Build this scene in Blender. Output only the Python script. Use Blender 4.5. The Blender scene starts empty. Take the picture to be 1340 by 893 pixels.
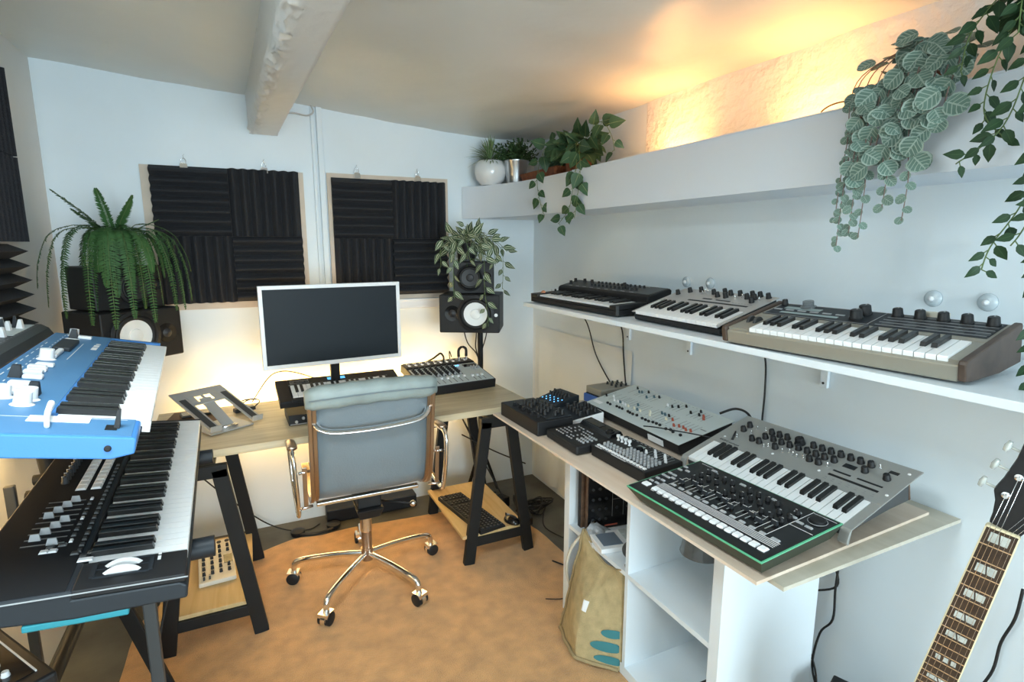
import bpy, bmesh, math, random
from mathutils import Vector, Matrix, Euler, noise
random.seed(7)
R = math.radians
SC = bpy.context.scene
COL = SC.collection

# ------------------------------------------------------------------ materials
MATS = {}
def mat(name, col, rough=.5, metal=0., bump=0., bscale=40., var=0., vscale=6., emit=None, estr=0., trans=0., sheen=0., spec=None, coat=0., detail=6.):
    if name in MATS: return MATS[name]
    m = bpy.data.materials.new(name); m.use_nodes = True
    nt = m.node_tree; n = nt.nodes; b = n['Principled BSDF']; L = nt.links.new
    c = tuple(col) + (1.,)
    b.inputs['Base Color'].default_value = c
    b.inputs['Roughness'].default_value = rough
    b.inputs['Metallic'].default_value = metal
    if spec is not None: b.inputs['Specular IOR Level'].default_value = spec
    if coat: b.inputs['Coat Weight'].default_value = coat
    if trans: b.inputs['Transmission Weight'].default_value = trans
    if sheen: b.inputs['Sheen Weight'].default_value = sheen
    if emit:
        b.inputs['Emission Color'].default_value = tuple(emit) + (1.,)
        b.inputs['Emission Strength'].default_value = estr
    tc = n.new('ShaderNodeTexCoord')
    if bump:
        t = n.new('ShaderNodeTexNoise'); t.inputs['Scale'].default_value = bscale; t.inputs['Detail'].default_value = detail
        L(tc.outputs['Object'], t.inputs['Vector'])
        bp = n.new('ShaderNodeBump'); bp.inputs['Strength'].default_value = bump; bp.inputs['Distance'].default_value = .01
        L(t.outputs['Fac'], bp.inputs['Height']); L(bp.outputs['Normal'], b.inputs['Normal'])
    if var:
        t = n.new('ShaderNodeTexNoise'); t.inputs['Scale'].default_value = vscale; t.inputs['Detail'].default_value = 5
        L(tc.outputs['Object'], t.inputs['Vector'])
        mx = n.new('ShaderNodeMix'); mx.data_type = 'RGBA'
        mx.inputs['A'].default_value = tuple(max(0, v*(1-var)) for v in col) + (1.,)
        mx.inputs['B'].default_value = tuple(min(1, v*(1+var)) for v in col) + (1.,)
        rp = n.new('ShaderNodeMapRange'); rp.inputs['From Min'].default_value = .3; rp.inputs['From Max'].default_value = .7
        L(t.outputs['Fac'], rp.inputs['Value']); L(rp.outputs['Result'], mx.inputs['Factor'])
        L(mx.outputs['Result'], b.inputs['Base Color'])
    MATS[name] = m; return m

def wood(name, c1, c2, scale=(1, 14, 14), rough=.5, det=8):
    m = bpy.data.materials.new(name); m.use_nodes = True
    nt = m.node_tree; n = nt.nodes; b = n['Principled BSDF']; L = nt.links.new
    tc = n.new('ShaderNodeTexCoord'); mp = n.new('ShaderNodeMapping'); mp.inputs['Scale'].default_value = scale
    t = n.new('ShaderNodeTexNoise'); t.inputs['Scale'].default_value = 2.2; t.inputs['Detail'].default_value = det; t.inputs['Distortion'].default_value = .6
    r = n.new('ShaderNodeValToRGB'); r.color_ramp.elements[0].color = c1 + (1,); r.color_ramp.elements[1].color = c2 + (1,)
    r.color_ramp.elements[0].position = .35; r.color_ramp.elements[1].position = .65
    L(tc.outputs['Object'], mp.inputs['Vector']); L(mp.outputs['Vector'], t.inputs['Vector']); L(t.outputs['Fac'], r.inputs['Fac'])
    L(r.outputs['Color'], b.inputs['Base Color']); b.inputs['Roughness'].default_value = rough
    MATS[name] = m; return m

def leafmat(name, c1, c2, pattern, rough=.5):
    """pattern in leaf UV: 'edge' pale rim, 'vein' pale veins + rim, 'stripe' pale centre bands, 'plain'"""
    m = bpy.data.materials.new(name); m.use_nodes = True
    nt = m.node_tree; n = nt.nodes; b = n['Principled BSDF']; L = nt.links.new
    uv = n.new('ShaderNodeUVMap'); sp = n.new('ShaderNodeSeparateXYZ'); L(uv.outputs['UV'], sp.inputs[0])
    def M(op, a, bb=None, c=None):
        x = n.new('ShaderNodeMath'); x.operation = op
        for i, v in enumerate((a, bb, c)):
            if v is None: continue
            if isinstance(v, (int, float)): x.inputs[i].default_value = v
            else: L(v, x.inputs[i])
        return x.outputs[0]
    U, V = sp.outputs['X'], sp.outputs['Y']     # U along leaf 0..1, V across 0..1
    av = M('ABSOLUTE', M('SUBTRACT', V, .5))    # 0 centre .5 rim
    if pattern == 'edge': f = M('GREATER_THAN', av, .40)
    elif pattern == 'vein':
        s = M('FRACT', M('ADD', M('MULTIPLY', U, 5.), M('MULTIPLY', av, -3.2)))
        f = M('MAXIMUM', M('GREATER_THAN', av, .42), M('MAXIMUM', M('LESS_THAN', av, .035), M('LESS_THAN', M('ABSOLUTE', M('SUBTRACT', s, .5)), .11)))
    elif pattern == 'stripe':
        f = M('MULTIPLY', M('GREATER_THAN', av, .08), M('LESS_THAN', av, .25))
        f = M('MAXIMUM', f, M('GREATER_THAN', av, .46))
    else: f = M('MULTIPLY', M('LESS_THAN', av, .03), .5)
    t = n.new('ShaderNodeTexNoise'); t.inputs['Scale'].default_value = 25; tc = n.new('ShaderNodeTexCoord'); L(tc.outputs['Object'], t.inputs['Vector'])
    mx0 = n.new('ShaderNodeMix'); mx0.data_type = 'RGBA'; mx0.inputs['A'].default_value = tuple(v*.65 for v in c1)+(1,); mx0.inputs['B'].default_value = tuple(v*1.35 for v in c1)+(1,)
    L(t.outputs['Fac'], mx0.inputs['Factor'])
    mx = n.new('ShaderNodeMix'); mx.data_type = 'RGBA'; mx.inputs['B'].default_value = c2+(1,)
    L(mx0.outputs['Result'], mx.inputs['A']); L(f, mx.inputs['Factor']); L(mx.outputs['Result'], b.inputs['Base Color'])
    b.inputs['Roughness'].default_value = rough+.1; b.inputs['Specular IOR Level'].default_value = .25
    MATS[name] = m; return m

WALL = mat('white_wall_paint', (.72, .79, .83), .55, bump=.25, bscale=9, var=.03, vscale=3)
WALLL = mat('warm_lit_wall_paint', (.72, .70, .66), .55, bump=.25, bscale=9, var=.03, vscale=3)  # white left wall with the warm light put into its colour
CEIL = mat('white_ceiling_paint', (.66, .69, .67), .38, bump=.55, bscale=4.5, var=.04, vscale=2, detail=4)
BEAMM = mat('painted_beam', (.70, .70, .68), .35, bump=.35, bscale=14)
PLAST = mat('rough_plaster', (.78, .78, .76), .35, bump=1., bscale=30, detail=8)
LEDGE = mat('ledge_paint', (.71, .77, .84), .45, bump=.35, bscale=6)
FLOOR = mat('dark_floor', (.085, .085, .072), .55, bump=.2, bscale=20, var=.35, vscale=5)
RUG = mat('orange_brown_rug', (.60, .33, .125), .95, bump=.8, bscale=220, var=.17, vscale=16, sheen=.3)
DESK = wood('light_oak', (.52, .42, .26), (.66, .56, .38), (1.2, 16, 16), .42)
SHELFW = wood('trestle_shelf_oak', (.52, .36, .16), (.62, .46, .24), (14, 1.2, 14), .5)
PLY = wood('plywood', (.66, .52, .40), (.76, .63, .51), (9, 1.2, 9), .5)
PLYE = mat('plywood_edge', (.66, .57, .44), .6)
PLY2 = wood('pale_board', (.50, .46, .37), (.58, .54, .45), (9, 1.2, 9), .5)
BLK = mat('black_plastic', (.012, .012, .013), .5, spec=.35)
BLKG = mat('black_gloss', (.008, .008, .009), .15)
BLKM = mat('black_metal', (.010, .010, .010), .55, var=.2, spec=.3)
DKG = mat('dark_grey_metal', (.045, .048, .05), .45)
SLATE = mat('slate_grey_plastic', (.017, .021, .026), .5, spec=.35)
RUB = mat('rubber_cable', (.008, .008, .008), .6)
CHR = mat('chrome', (.86, .86, .87), .12, 1.)
BRNM = mat('brown_reflection_frame', (.46, .36, .28), .3, 1.)  # brown reflected in the aluminium rails is put into the base colour
ALU = mat('aluminium', (.50, .50, .49), .42, .35)
SILV = mat('silver_panel', (.36, .36, .34), .42, .3, bump=.02, bscale=200)
SILVL = mat('pale_silver_panel', (.52, .50, .48), .45, .3)
ODYM = mat('pale_grey_panel', (.56, .61, .60), .5)
WHT = mat('white_plastic', (.80, .81, .82), .35)
WHTM = mat('white_laminate', (.74, .80, .84), .4)
KEYW = mat('white_key', (.88, .89, .89), .3)
KEYB = mat('black_key', (.012, .012, .012), .3)
GRYK = mat('grey_knob', (.35, .36, .37), .45)
DOT = mat('print_white', (.78, .78, .78), .5)
DOTG = mat('print_grey', (.28, .28, .28), .5)
SLOT = mat('fader_slot', (.004, .004, .004), .6)
GSLOT = mat('grey_slot', (.22, .24, .24), .6)
BLUE = mat('blue_paint', (.05, .21, .54), .38, bump=.02, bscale=300)
BLUED = mat('blue_panel', (.065, .19, .36), .5)
BLUEK = mat('blue_cap', (.05, .16, .5), .4)
TEAL = mat('teal_foam', (.02, .22, .27), .7)
RED = mat('red_cap', (.42, .09, .05), .5)
YEL = mat('cream_cap', (.75, .70, .55), .5)
TEALK = mat('slate_cap', (.07, .13, .16), .5)
GREEN = mat('green_edge', (.12, .48, .27), .4)
GREENR = mat('green_underside', (.022, .032, .018), .5)
TAUPE = mat('taupe_case', (.30, .28, .23), .42, .2)
WOODD = wood('dark_wood_cheek', (.07, .04, .025), (.13, .075, .045), (2, 14, 14), .4)
WOODB = wood('brown_side', (.055, .035, .025), (.08, .05, .035), (2, 14, 14), .5)
FOAM = mat('charcoal_foam', (.020, .021, .026), .9, bump=.5, bscale=260)
FOAMB = mat('panel_board', (.62, .52, .42), .7, var=.06, vscale=12)
FOAMW = mat('panel_board_white', (.72, .70, .66), .6)
SCRN = mat('screen_glass', (.009, .014, .019), .5, spec=.25)
LCD = mat('lcd_grey', (.28, .36, .36), .3)
LCDB = mat('lcd_blue', (.10, .42, .75), .3, emit=(.1, .45, .9), estr=.6)
LEDB = mat('led_blue', (.1, .4, 1), .3, emit=(.1, .4, 1), estr=2.)
CONE = mat('white_cone', (.80, .81, .80), .45)
CONEK = mat('black_cone', (.02, .02, .022), .5)
LEATH = mat('blue_grey_leather', (.185, .225, .25), .42, bump=.12, bscale=160, var=.05)
LEATP = mat('pale_leather_pad', (.27, .32, .31), .40, bump=.12, bscale=160, var=.12, vscale=14)
POTW = mat('white_ceramic', (.75, .76, .76), .12, coat=.5)
POTS = mat('galvanised_metal', (.62, .63, .64), .28, .95)
TERR = mat('terracotta_wicker', (.24, .075, .03), .8, bump=.8, bscale=120, var=.25, vscale=30)
SOIL = mat('soil', (.03, .02, .012), .95)
STEM = mat('green_stem', (.10, .16, .05), .6)
STEMB = mat('grey_stem', (.10, .09, .10), .6)
STEMR = mat('brown_stem', (.20, .14, .12), .6)
JUTE = mat('jute_cloth', (.56, .44, .23), .95, bump=.9, bscale=350, var=.14, vscale=30)
JUTED = mat('jute_seam', (.36, .27, .14), .95, bump=.6, bscale=200)
PLBAG = mat('grey_plastic_film', (.20, .21, .22), .22, bump=1., bscale=22, var=.5, vscale=16)
GLVT = mat('teal_print', (.04, .18, .20), .9)
ROPE = mat('rope', (.55, .50, .40), .9)
ROSE = wood('rosewood_board', (.03, .018, .012), (.06, .034, .02), (14, 14, 2), .5)
BIND = mat('cream_binding', (.70, .62, .42), .4)
PEARL = mat('pearl_inlay', (.50, .53, .50), .15, var=.2, vscale=60, coat=.5)
MAHO = mat('guitar_body', (.20, .06, .02), .2, coat=.6)
SHEET = mat('cream_sheet', (.76, .79, .78), .6, bump=.2, bscale=5)
CREAM = mat('cream_plastic', (.70, .66, .56), .4)
WARM = mat('warm_led', (1, .8, .5), .5, emit=(1, .62, .25), estr=12.)
BROWNMAT = mat('brown_mat', (.16, .10, .06), .7)
PHONE = mat('graphite', (.03, .03, .03), .35)
CLEAR = mat('clear_acrylic', (.66, .74, .78), .25, trans=.2)
SMOKE = mat('smoked_acrylic', (.28, .30, .31), .12, trans=.6)
WINGL = mat('window_glass', (.95, .98, 1), .02, trans=1.)
L_FERN = leafmat('fern_leaf', (.045, .115, .035), (.08, .2, .05), 'plain')
L_POTH = leafmat('pothos_leaf', (.035, .080, .035), (.24, .28, .13), 'plain', .35)
L_TRAD = leafmat('striped_leaf', (.025, .065, .028), (.42, .46, .32), 'stripe', .45)
L_FITT = leafmat('veined_leaf', (.115, .19, .155), (.29, .37, .32), 'vein', .5)
L_VINE = leafmat('vine_leaf', (.018, .048, .018), (.06, .12, .04), 'plain', .4)
L_BOX = leafmat('bush_leaf', (.04, .085, .03), (.07, .13, .05), 'plain', .5)
L_SPID = leafmat('spider_leaf', (.10, .19, .06), (.55, .58, .40), 'edge', .5)

# ------------------------------------------------------------------ mesh builder
class MB:
    def __init__(s): s.bm = bmesh.new(); s.uv = s.bm.loops.layers.uv.new('UVMap'); s.mi = 0
    def _v(s, vs, f, M=None):
        bv = [s.bm.verts.new((M @ Vector(v)) if M else v) for v in vs]
        for q in f:
            try:
                fc = s.bm.faces.new([bv[i] for i in q]); fc.material_index = s.mi
            except ValueError: pass
        return bv
    def box(s, x0, x1, y0, y1, z0, z1, M=None):
        v = [(x0,y0,z0),(x1,y0,z0),(x1,y1,z0),(x0,y1,z0),(x0,y0,z1),(x1,y0,z1),(x1,y1,z1),(x0,y1,z1)]
        s._v(v, [(3,2,1,0),(4,5,6,7),(0,1,5,4),(1,2,6,5),(2,3,7,6),(3,0,4,7)], M); return s
    def cbox(s, c, size, M=None):
        return s.box(c[0]-size[0]/2, c[0]+size[0]/2, c[1]-size[1]/2, c[1]+size[1]/2, c[2]-size[2]/2, c[2]+size[2]/2, M)
    def taper(s, c, s0, s1, z0, z1, M=None):
        """frustum box: centre c=(x,y), bottom size s0 at z0, top size s1 at z1"""
        x, y = c; a, b = s0[0]/2, s0[1]/2; p, q = s1[0]/2, s1[1]/2
        v = [(x-a,y-b,z0),(x+a,y-b,z0),(x+a,y+b,z0),(x-a,y+b,z0),(x-p,y-q,z1),(x+p,y-q,z1),(x+p,y+q,z1),(x-p,y+q,z1)]
        s._v(v, [(3,2,1,0),(4,5,6,7),(0,1,5,4),(1,2,6,5),(2,3,7,6),(3,0,4,7)], M); return s
    def prism(s, poly, a0, a1, axis='z', M=None):
        n = len(poly)
        def P(p, h): return {'z': (p[0], p[1], h), 'x': (h, p[0], p[1]), 'y': (p[0], h, p[1])}[axis]
        v = [P(p, a0) for p in poly] + [P(p, a1) for p in poly]
        f = [tuple(range(n))[::-1], tuple(range(n, 2*n))] + [(i, (i+1) % n, n+(i+1) % n, n+i) for i in range(n)]
        s._v(v, f, M); return s
    def lathe(s, prof, n=20, M=None, cap=True):
        """prof list of (r,z)"""
        vs = []; f = []
        for r, z in prof:
            for k in range(n): a = 2*math.pi*k/n; vs.append((r*math.cos(a), r*math.sin(a), z))
        for j in range(len(prof)-1):
            for k in range(n): f.append((j*n+k, j*n+(k+1) % n, (j+1)*n+(k+1) % n, (j+1)*n+k))
        if cap:
            if prof[0][0] > 1e-6: f.append(tuple(range(n))[::-1])
            if prof[-1][0] > 1e-6: f.append(tuple(range((len(prof)-1)*n, len(prof)*n)))
        s._v(vs, f, M); return s
    def cyl(s, c, r, z0, z1, n=14, r2=None, M=None):
        T = Matrix.Translation((c[0], c[1], 0)); T = M @ T if M else T
        return s.lathe([(r, z0), (r if r2 is None else r2, z1)], n, T)
    def tube(s, pts, r, n=8, closed=False, smooth=True, r2=None):
        pts = [Vector(p) for p in pts]; N = len(pts); rings = []
        T0 = None; up = None
        for i, p in enumerate(pts):
            if closed: t = (pts[(i+1) % N]-pts[(i-1) % N])
            else: t = (pts[min(i+1, N-1)]-pts[max(i-1, 0)])
            if t.length < 1e-9: t = Vector((0, 0, 1))
            t.normalize()
            if up is None:
                up = Vector((0, 0, 1)) if abs(t.z) < .9 else Vector((1, 0, 0))
            a = up - t*up.dot(t)
            if a.length < 1e-5: a = t.orthogonal()
            a.normalize(); up = a; b = t.cross(a)
            rr = r if r2 is None else r+(r2-r)*i/max(1, N-1)
            ra, rb = (rr if isinstance(rr, tuple) else (rr, rr))
            rings.append([s.bm.verts.new(p+a*math.cos(2*math.pi*k/n)*ra+b*math.sin(2*math.pi*k/n)*rb) for k in range(n)])
        for i in range(N if closed else N-1):
            A, B = rings[i], rings[(i+1) % N]
            for k in range(n):
                fc = s.bm.faces.new((A[k], A[(k+1) % n], B[(k+1) % n], B[k])); fc.material_index = s.mi; fc.smooth = smooth
        if not closed:
            for rg, rev in ((rings[0], True), (rings[-1], False)):
                try: fc = s.bm.faces.new(rg[::-1] if rev else rg); fc.material_index = s.mi
                except ValueError: pass
        return s
    def bar(s, p, q, w, h, up=(0, 0, 1)):
        """rectangular bar p->q, w across, h along up"""
        p, q = Vector(p), Vector(q); t = (q-p); l = t.length; t.normalize(); u = Vector(up); u = (u-t*u.dot(t)).normalized(); a = t.cross(u)
        M = Matrix((( t.x, a.x, u.x, p.x), (t.y, a.y, u.y, p.y), (t.z, a.z, u.z, p.z), (0, 0, 0, 1)))
        return s.box(0, l, -w/2, w/2, -h/2, h/2, M)
    def sphere(s, c, r, n=12, m=8, sc=(1, 1, 1)):
        prof = [(max(1e-5, r*math.sin(math.pi*i/m)), -r*math.cos(math.pi*i/m)) for i in range(m+1)]
        T = Matrix.Translation(c) @ Matrix.Diagonal((sc[0], sc[1], sc[2], 1))
        return s.lathe(prof, n, T, cap=False)
    def grid(s, f, nu, nv):
        V = [[s.bm.verts.new(f(i/nu, j/nv)) for j in range(nv+1)] for i in range(nu+1)]
        for i in range(nu):
            for j in range(nv):
                fc = s.bm.faces.new((V[i][j], V[i+1][j], V[i+1][j+1], V[i][j+1])); fc.material_index = s.mi; fc.smooth = True
        return s
    def leaf(s, o, d, nrm, L, W, kind='ovate', bend=.25, cup=.15):
        """leaf from o along d with face normal nrm; UV.x along, UV.y across"""
        d = Vector(d).normalized(); nrm = Vector(nrm); a = d.cross(nrm)
        if a.length < 1e-4: a = d.orthogonal()
        a.normalize(); nn = a.cross(d).normalized(); o = Vector(o)
        prof = {'ovate': [(0, .06), (.12, .62), (.32, 1.), (.58, .82), (.82, .38), (1, .02)],
                'round': [(0, .25), (.12, .74), (.35, 1.), (.65, .98), (.88, .66), (1, .2)],
                'heart': [(0, .45), (.1, .88), (.28, 1.), (.55, .78), (.8, .36), (1, .02)],
                'lance': [(0, .1), (.2, .7), (.42, 1.), (.68, .7), (.88, .28), (1, .02)],
                'strap': [(0, .6), (.25, 1.), (.5, .95), (.75, .7), (.9, .4), (1, .02)]}[kind]
        rows = []
        for t, w in prof:
            c = o + d*(t*L) - nn*(bend*L*t*t)
            e = W/2*w
            rows.append([(s.bm.verts.new(c-a*e+nn*cup*e), t, .0+.5*(1-w)*0), (s.bm.verts.new(c), t, .5), (s.bm.verts.new(c+a*e+nn*cup*e), t, 1.)])
        for i in range(len(rows)-1):
            for j in range(2):
                q = [rows[i][j], rows[i][j+1], rows[i+1][j+1], rows[i+1][j]]
                fc = s.bm.faces.new([x[0] for x in q]); fc.material_index = s.mi; fc.smooth = True
                for lp, x in zip(fc.loops, q): lp[s.uv].uv = (x[1], x[2])
        return s
    def build(s, name, m, parent=None, smooth=False, bevel=0., loc=None, rot=None, weighted=False):
        me = bpy.data.meshes.new(name)
        bmesh.ops.recalc_face_normals(s.bm, faces=[f for f in s.bm.faces]) if not getattr(s, 'open', False) else None
        s.bm.to_mesh(me); s.bm.free()
        for x in (m if isinstance(m, (list, tuple)) else [m]): me.materials.append(x)
        o = bpy.data.objects.new(name, me); COL.objects.link(o)
        if smooth:
            for p in me.polygons: p.use_smooth = True
            if smooth == 'auto':
                try: me.set_sharp_from_angle(angle=R(40))
                except Exception: pass
        if bevel:
            md = o.modifiers.new('Bevel', 'BEVEL'); md.width = bevel; md.segments = 2; md.limit_method = 'ANGLE'; md.angle_limit = R(35)
        if parent: o.parent = parent
        if loc: o.location = loc
        if rot: o.rotation_euler = rot
        return o

def tag(o, label=None, cat=None, group=None, kind=None):
    if label: o['label'] = label
    if cat: o['category'] = cat
    if group: o['group'] = group
    if kind: o['kind'] = kind
    return o
def thing(name, label, cat, loc=(0, 0, 0), rot=(0, 0, 0), group=None):
    o = bpy.data.objects.new(name, None); COL.objects.link(o); o.empty_display_size = .05
    o.location = loc; o.rotation_euler = rot
    return tag(o, label, cat, group)
def copy_tree(o, parent=None):
    c = o.copy(); COL.objects.link(c)
    if parent: c.parent = parent
    for ch in [x for x in bpy.data.objects if x.parent == o]: copy_tree(ch, c)
    return c
def inst(proto, parent, loc, rotz=0., scale=None):
    c = proto.copy(); COL.objects.link(c); c.parent = parent; c.location = loc; c.rotation_euler = (0, 0, rotz)
    if scale: c.scale = scale
    return c
class Rep:
    """first call places the prototype, the next calls copies sharing its mesh"""
    def __init__(s, make): s.make = make; s.o = None
    def at(s, parent, loc, rotz=0., scale=None):
        if s.o is None:
            s.o = s.make(); o = s.o
            o.parent = parent; o.location = loc; o.rotation_euler = (0, 0, rotz)
            if scale: o.scale = scale
            return o
        o = inst(s.o, parent, loc, rotz)
        o.scale = scale if scale else (1, 1, 1)
        return o
def text(parent, s, loc, size, m, rot=(0, 0, 0), name='lettering', ext=.0004):
    c = bpy.data.curves.new(name, 'FONT'); c.body = s; c.size = size; c.extrude = ext; c.materials.append(m)
    o = bpy.data.objects.new(name, c); COL.objects.link(o); bpy.context.view_layer.update()
    me = bpy.data.meshes.new_from_object(o.evaluated_get(bpy.context.evaluated_depsgraph_get()))
    bpy.data.objects.remove(o)
    o = bpy.data.objects.new(name, me); COL.objects.link(o); o.parent = parent; o.location = loc; o.rotation_euler = rot
    return o

# device root: pose of the front-left corner of its top panel -> Empty at its base
def device(name, label, cat, top, yaw, tilt, h, group=None):
    e = Euler((R(tilt), 0, R(yaw)), 'XYZ'); n = e.to_matrix() @ Vector((0, 0, 1))
    return thing(name, label, cat, Vector(top)-n*h, e, group)

def knob_rep(name, r, h, m, tip=None, n=14, ptr=True):
    def make():
        b = MB(); b.lathe([(r*1.12, 0), (r*1.12, h*.18), (r, h*.25), (r*.9, h*.93), (r*.78, h)], n)
        ms = [m]
        if ptr:
            b.mi = 1; b.box(-r*.10, r*.10, r*.15, r*.92, h*.96, h*1.02); ms.append(tip or DOT)
        return b.build(name, ms, smooth='auto')
    return Rep(make)
def cap_rep(name, w, d, h, m, line=None):
    def make():
        b = MB(); b.taper((0, 0), (w, d), (w*.8, d*.7), 0, h)
        ms = [m]
        if line: b.mi = 1; b.box(-w*.42, w*.42, -d*.05, d*.05, h, h+.0005); ms.append(line)
        return b.build(name, ms)
    return Rep(make)
def toggle_rep(name, m, h=.010):
    def make():
        b = MB(); b.cyl((0, 0), .0028, 0, .002, 10); b.tube([(0, 0, .001), (0, .003, h)], .0012, 6, r2=.0018)
        return b.build(name, m)
    return Rep(make)
def plate(name, parent, rects, m, z, t=.0006):
    b = MB()
    for x0, x1, y0, y1 in rects: b.box(x0, x1, y0, y1, z, z+t)
    return b.build(name, m, parent)

BLACKAFTER = {'C', 'D', 'F', 'G', 'A'}
def keys(parent, x0, y0, z, n, pitch, length, start='C', thick=.016, bh=.009, white=KEYW):
    def mkw():
        b = MB(); g = .0009
        b.prism([(0, -thick), (0, -.002), (.0015, 0), (length, 0), (length, -thick*.5), (.012, -thick*.5), (.012, -thick)], g, pitch-g, 'x')
        return b.build('white_key', white)
    bw = pitch*.56; bl = length*.64
    def mkb():
        b = MB(); v = []
        b.prism([(0, 0), (.004, bh), (bl, bh), (bl, 0)], -bw/2, bw/2, 'x')
        b.bm.faces.ensure_lookup_table()
        return b.build('black_key', KEYB, bevel=.0009)
    W, B = Rep(mkw), Rep(mkb)
    names = 'CDEFGAB'; k = names.index(start)
    for i in range(n):
        W.at(parent, (x0+i*pitch, y0, z))
        nm = names[(k+i) % 7]
        if nm in BLACKAFTER and i < n-1:
            B.at(parent, (x0+(i+1)*pitch, y0+length-bl, z))

def cable(name, pts, r, label, m=RUB, cat='cable', group=None, sub=6):
    P = [Vector(p) for p in pts]; out = []
    for i in range(len(P)-1):
        p0, p1, p2, p3 = P[max(i-1, 0)], P[i], P[i+1], P[min(i+2, len(P)-1)]
        for k in range(sub):
            t = k/sub
            out.append(.5*((2*p1)+(-p0+p2)*t+(2*p0-5*p1+4*p2-p3)*t*t+(-p0+3*p1-3*p2+p3)*t**3))
    out.append(P[-1])
    o = MB().tube(out, r, 6).build(name, m, smooth=True)
    return tag(o, label, cat, group)
def spl(pts, sub=5):
    P = [Vector(p) for p in pts]; out = []
    for i in range(len(P)-1):
        p0, p1, p2, p3 = P[max(i-1, 0)], P[i], P[i+1], P[min(i+2, len(P)-1)]
        for k in range(sub):
            t = k/sub
            out.append(.5*((2*p1)+(-p0+p2)*t+(2*p0-5*p1+4*p2-p3)*t*t+(-p0+3*p1-3*p2+p3)*t**3))
    out.append(P[-1]); return out

# ------------------------------------------------------------------ room
XL, XR, YB, YF = -.75, 1.62, 3.07, -3.2
def struct(name, b, m, **k):
    o = b.build(name, m, **k); o['kind'] = 'structure'; return o
struct('floor', MB().box(XL-.1, XR+.1, YF-.1, YB+.1, -.1, 0), FLOOR)
struct('wall_back', MB().box(XL-.1, XR+.1, YB, YB+.1, 0, 2.4), WALL)
struct('wall_left', MB().box(XL-.1, XL, YF-.1, YB, 0, 2.4), WALLL)
# right wall: lower smooth, above the ledge rough textured plaster
struct('wall_right', MB().box(XR, XR+.1, YF-.1, YB, 0, 2.4), WALL)
def crk(u, v):
    y, z = .02+u*2.0, 1.84+v*.29
    q = Vector((y*2.2, z*9, 3.1)); d = .006*abs(noise.noise(q))+.010*max(0, noise.noise(Vector((y*5, z*22, .7))))
    e = min(1, u*12, (1-u)*12)
    return (XR-.003-d*e, y, z)
b = MB(); b.grid(crk, 150, 30); b.open = True
struct('trim_plaster', b, PLAST, smooth=True)
# front wall with glazed opening behind the camera
b = MB(); b.box(XL-.1, XL+.25, YF-.1, YF, 0, 2.4).box(XR-.2, XR+.1, YF-.1, YF, 0, 2.4).box(XL+.25, XR-.2, YF-.1, YF, 2.0, 2.4).box(XL+.25, XR-.2, YF-.1, YF, 0, .35)
struct('wall_front', b, WALL)
w = MB()
for x in (XL+.27, .43, XR-.22): w.box(x-.025, x+.025, YF-.07, YF-.02, .35, 2.0)
w.box(XL+.25, XR-.2, YF-.07, YF-.02, .35, .40).box(XL+.25, XR-.2, YF-.07, YF-.02, 1.95, 2.0)
struct('window_1', w, WHT)
# ceiling: slightly sloping, hand-plastered
def ceil(u, v):
    x = XL-.05+u*(XR-XL+.1); y = YF-.05+v*(YB-YF+.1)
    z = 2.215-.068*x if x < .1 else 2.208-.085*(x-.1)
    if x > 1.05: z += .05*(x-1.05)
    return (x, y, z+.010*noise.noise(Vector((x*2.1, y*1.6, 0)))+.004*noise.noise(Vector((x*7, y*5, 3))))
b = MB(); b.grid(ceil, 60, 130); b.open = True
c = struct('ceiling', b, CEIL, smooth=True)
sd = c.modifiers.new('Solid', 'SOLIDIFY'); sd.thickness = .1; sd.offset = 1
for p in c.data.polygons: pass
# beam
def beam_mb():
    b = MB()
    def f(u, v):
        y = 3.05-u*6.2; xs = (3.05-y)*.036
        prof = [(.055, 2.26), (.058, 2.16), (.060, 2.05), (.075, 2.033), (.10, 2.03), (.14, 2.03), (.185, 2.03), (.192, 2.05), (.195, 2.26)]
        k = v*(len(prof)-1); i = min(int(k), len(prof)-2); t = k-i
        x = prof[i][0]*(1-t)+prof[i+1][0]*t; z = prof[i][1]*(1-t)+prof[i+1][1]*t
        rough = .012 if .06 <= x < .10 and z < 2.12 else .0015
        q = Vector((x*60, y*32, z*50)); 
        return (x+xs+rough*noise.noise(q), y, z+rough*noise.noise(q+Vector((5, 5, 5)))+.004*math.sin(y*3))
    b.grid(f, 420, 32)
    return b
b = beam_mb(); b.box(.062, .19, 3.045, 3.07, 2.035, 2.26); b.open = True
o = struct('trim_beam', b, BEAMM)
# trunking, battens
struct('trim_1', MB().box(.345, .362, YB-.012, YB, .95, 2.19).box(.372, .40, YB-.02, YB, .95, 2.19), WALL, bevel=.003)
struct('trim_2', MB().box(.43, 1.10, YB-.022, YB, 1.150, 1.205).box(.43, 1.10, YB-.03, YB, 1.195, 1.207), WHT, bevel=.002)
cable('conduit_cable', [(.20, 3.04, 2.13), (.26, 3.045, 2.145), (.33, 3.05, 2.14), (.36, 3.05, 2.16), (.35, 3.05, 2.19)], .004, 'thin grey cable looping from the ceiling beam end to the wall trunking', m=SILVL)
# boxed ledge along right wall
poly = [(1.62, -.4), (1.36, -.4), (1.355, 1.3), (1.35, 2.2), (1.342, 2.5), (1.325, 2.65), (1.30, 2.76), (1.265, 2.86), (1.225, 2.95), (1.185, 3.02), (1.15, 3.065), (1.62, 3.065)]
b = MB(); b.prism(poly, 1.655, 1.832, 'z')
b.box(1.353, 1.372, -.4, 2.2, 1.832, 1.836)
lg = struct('trim_ledge', b, LEDGE, smooth='auto')
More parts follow.
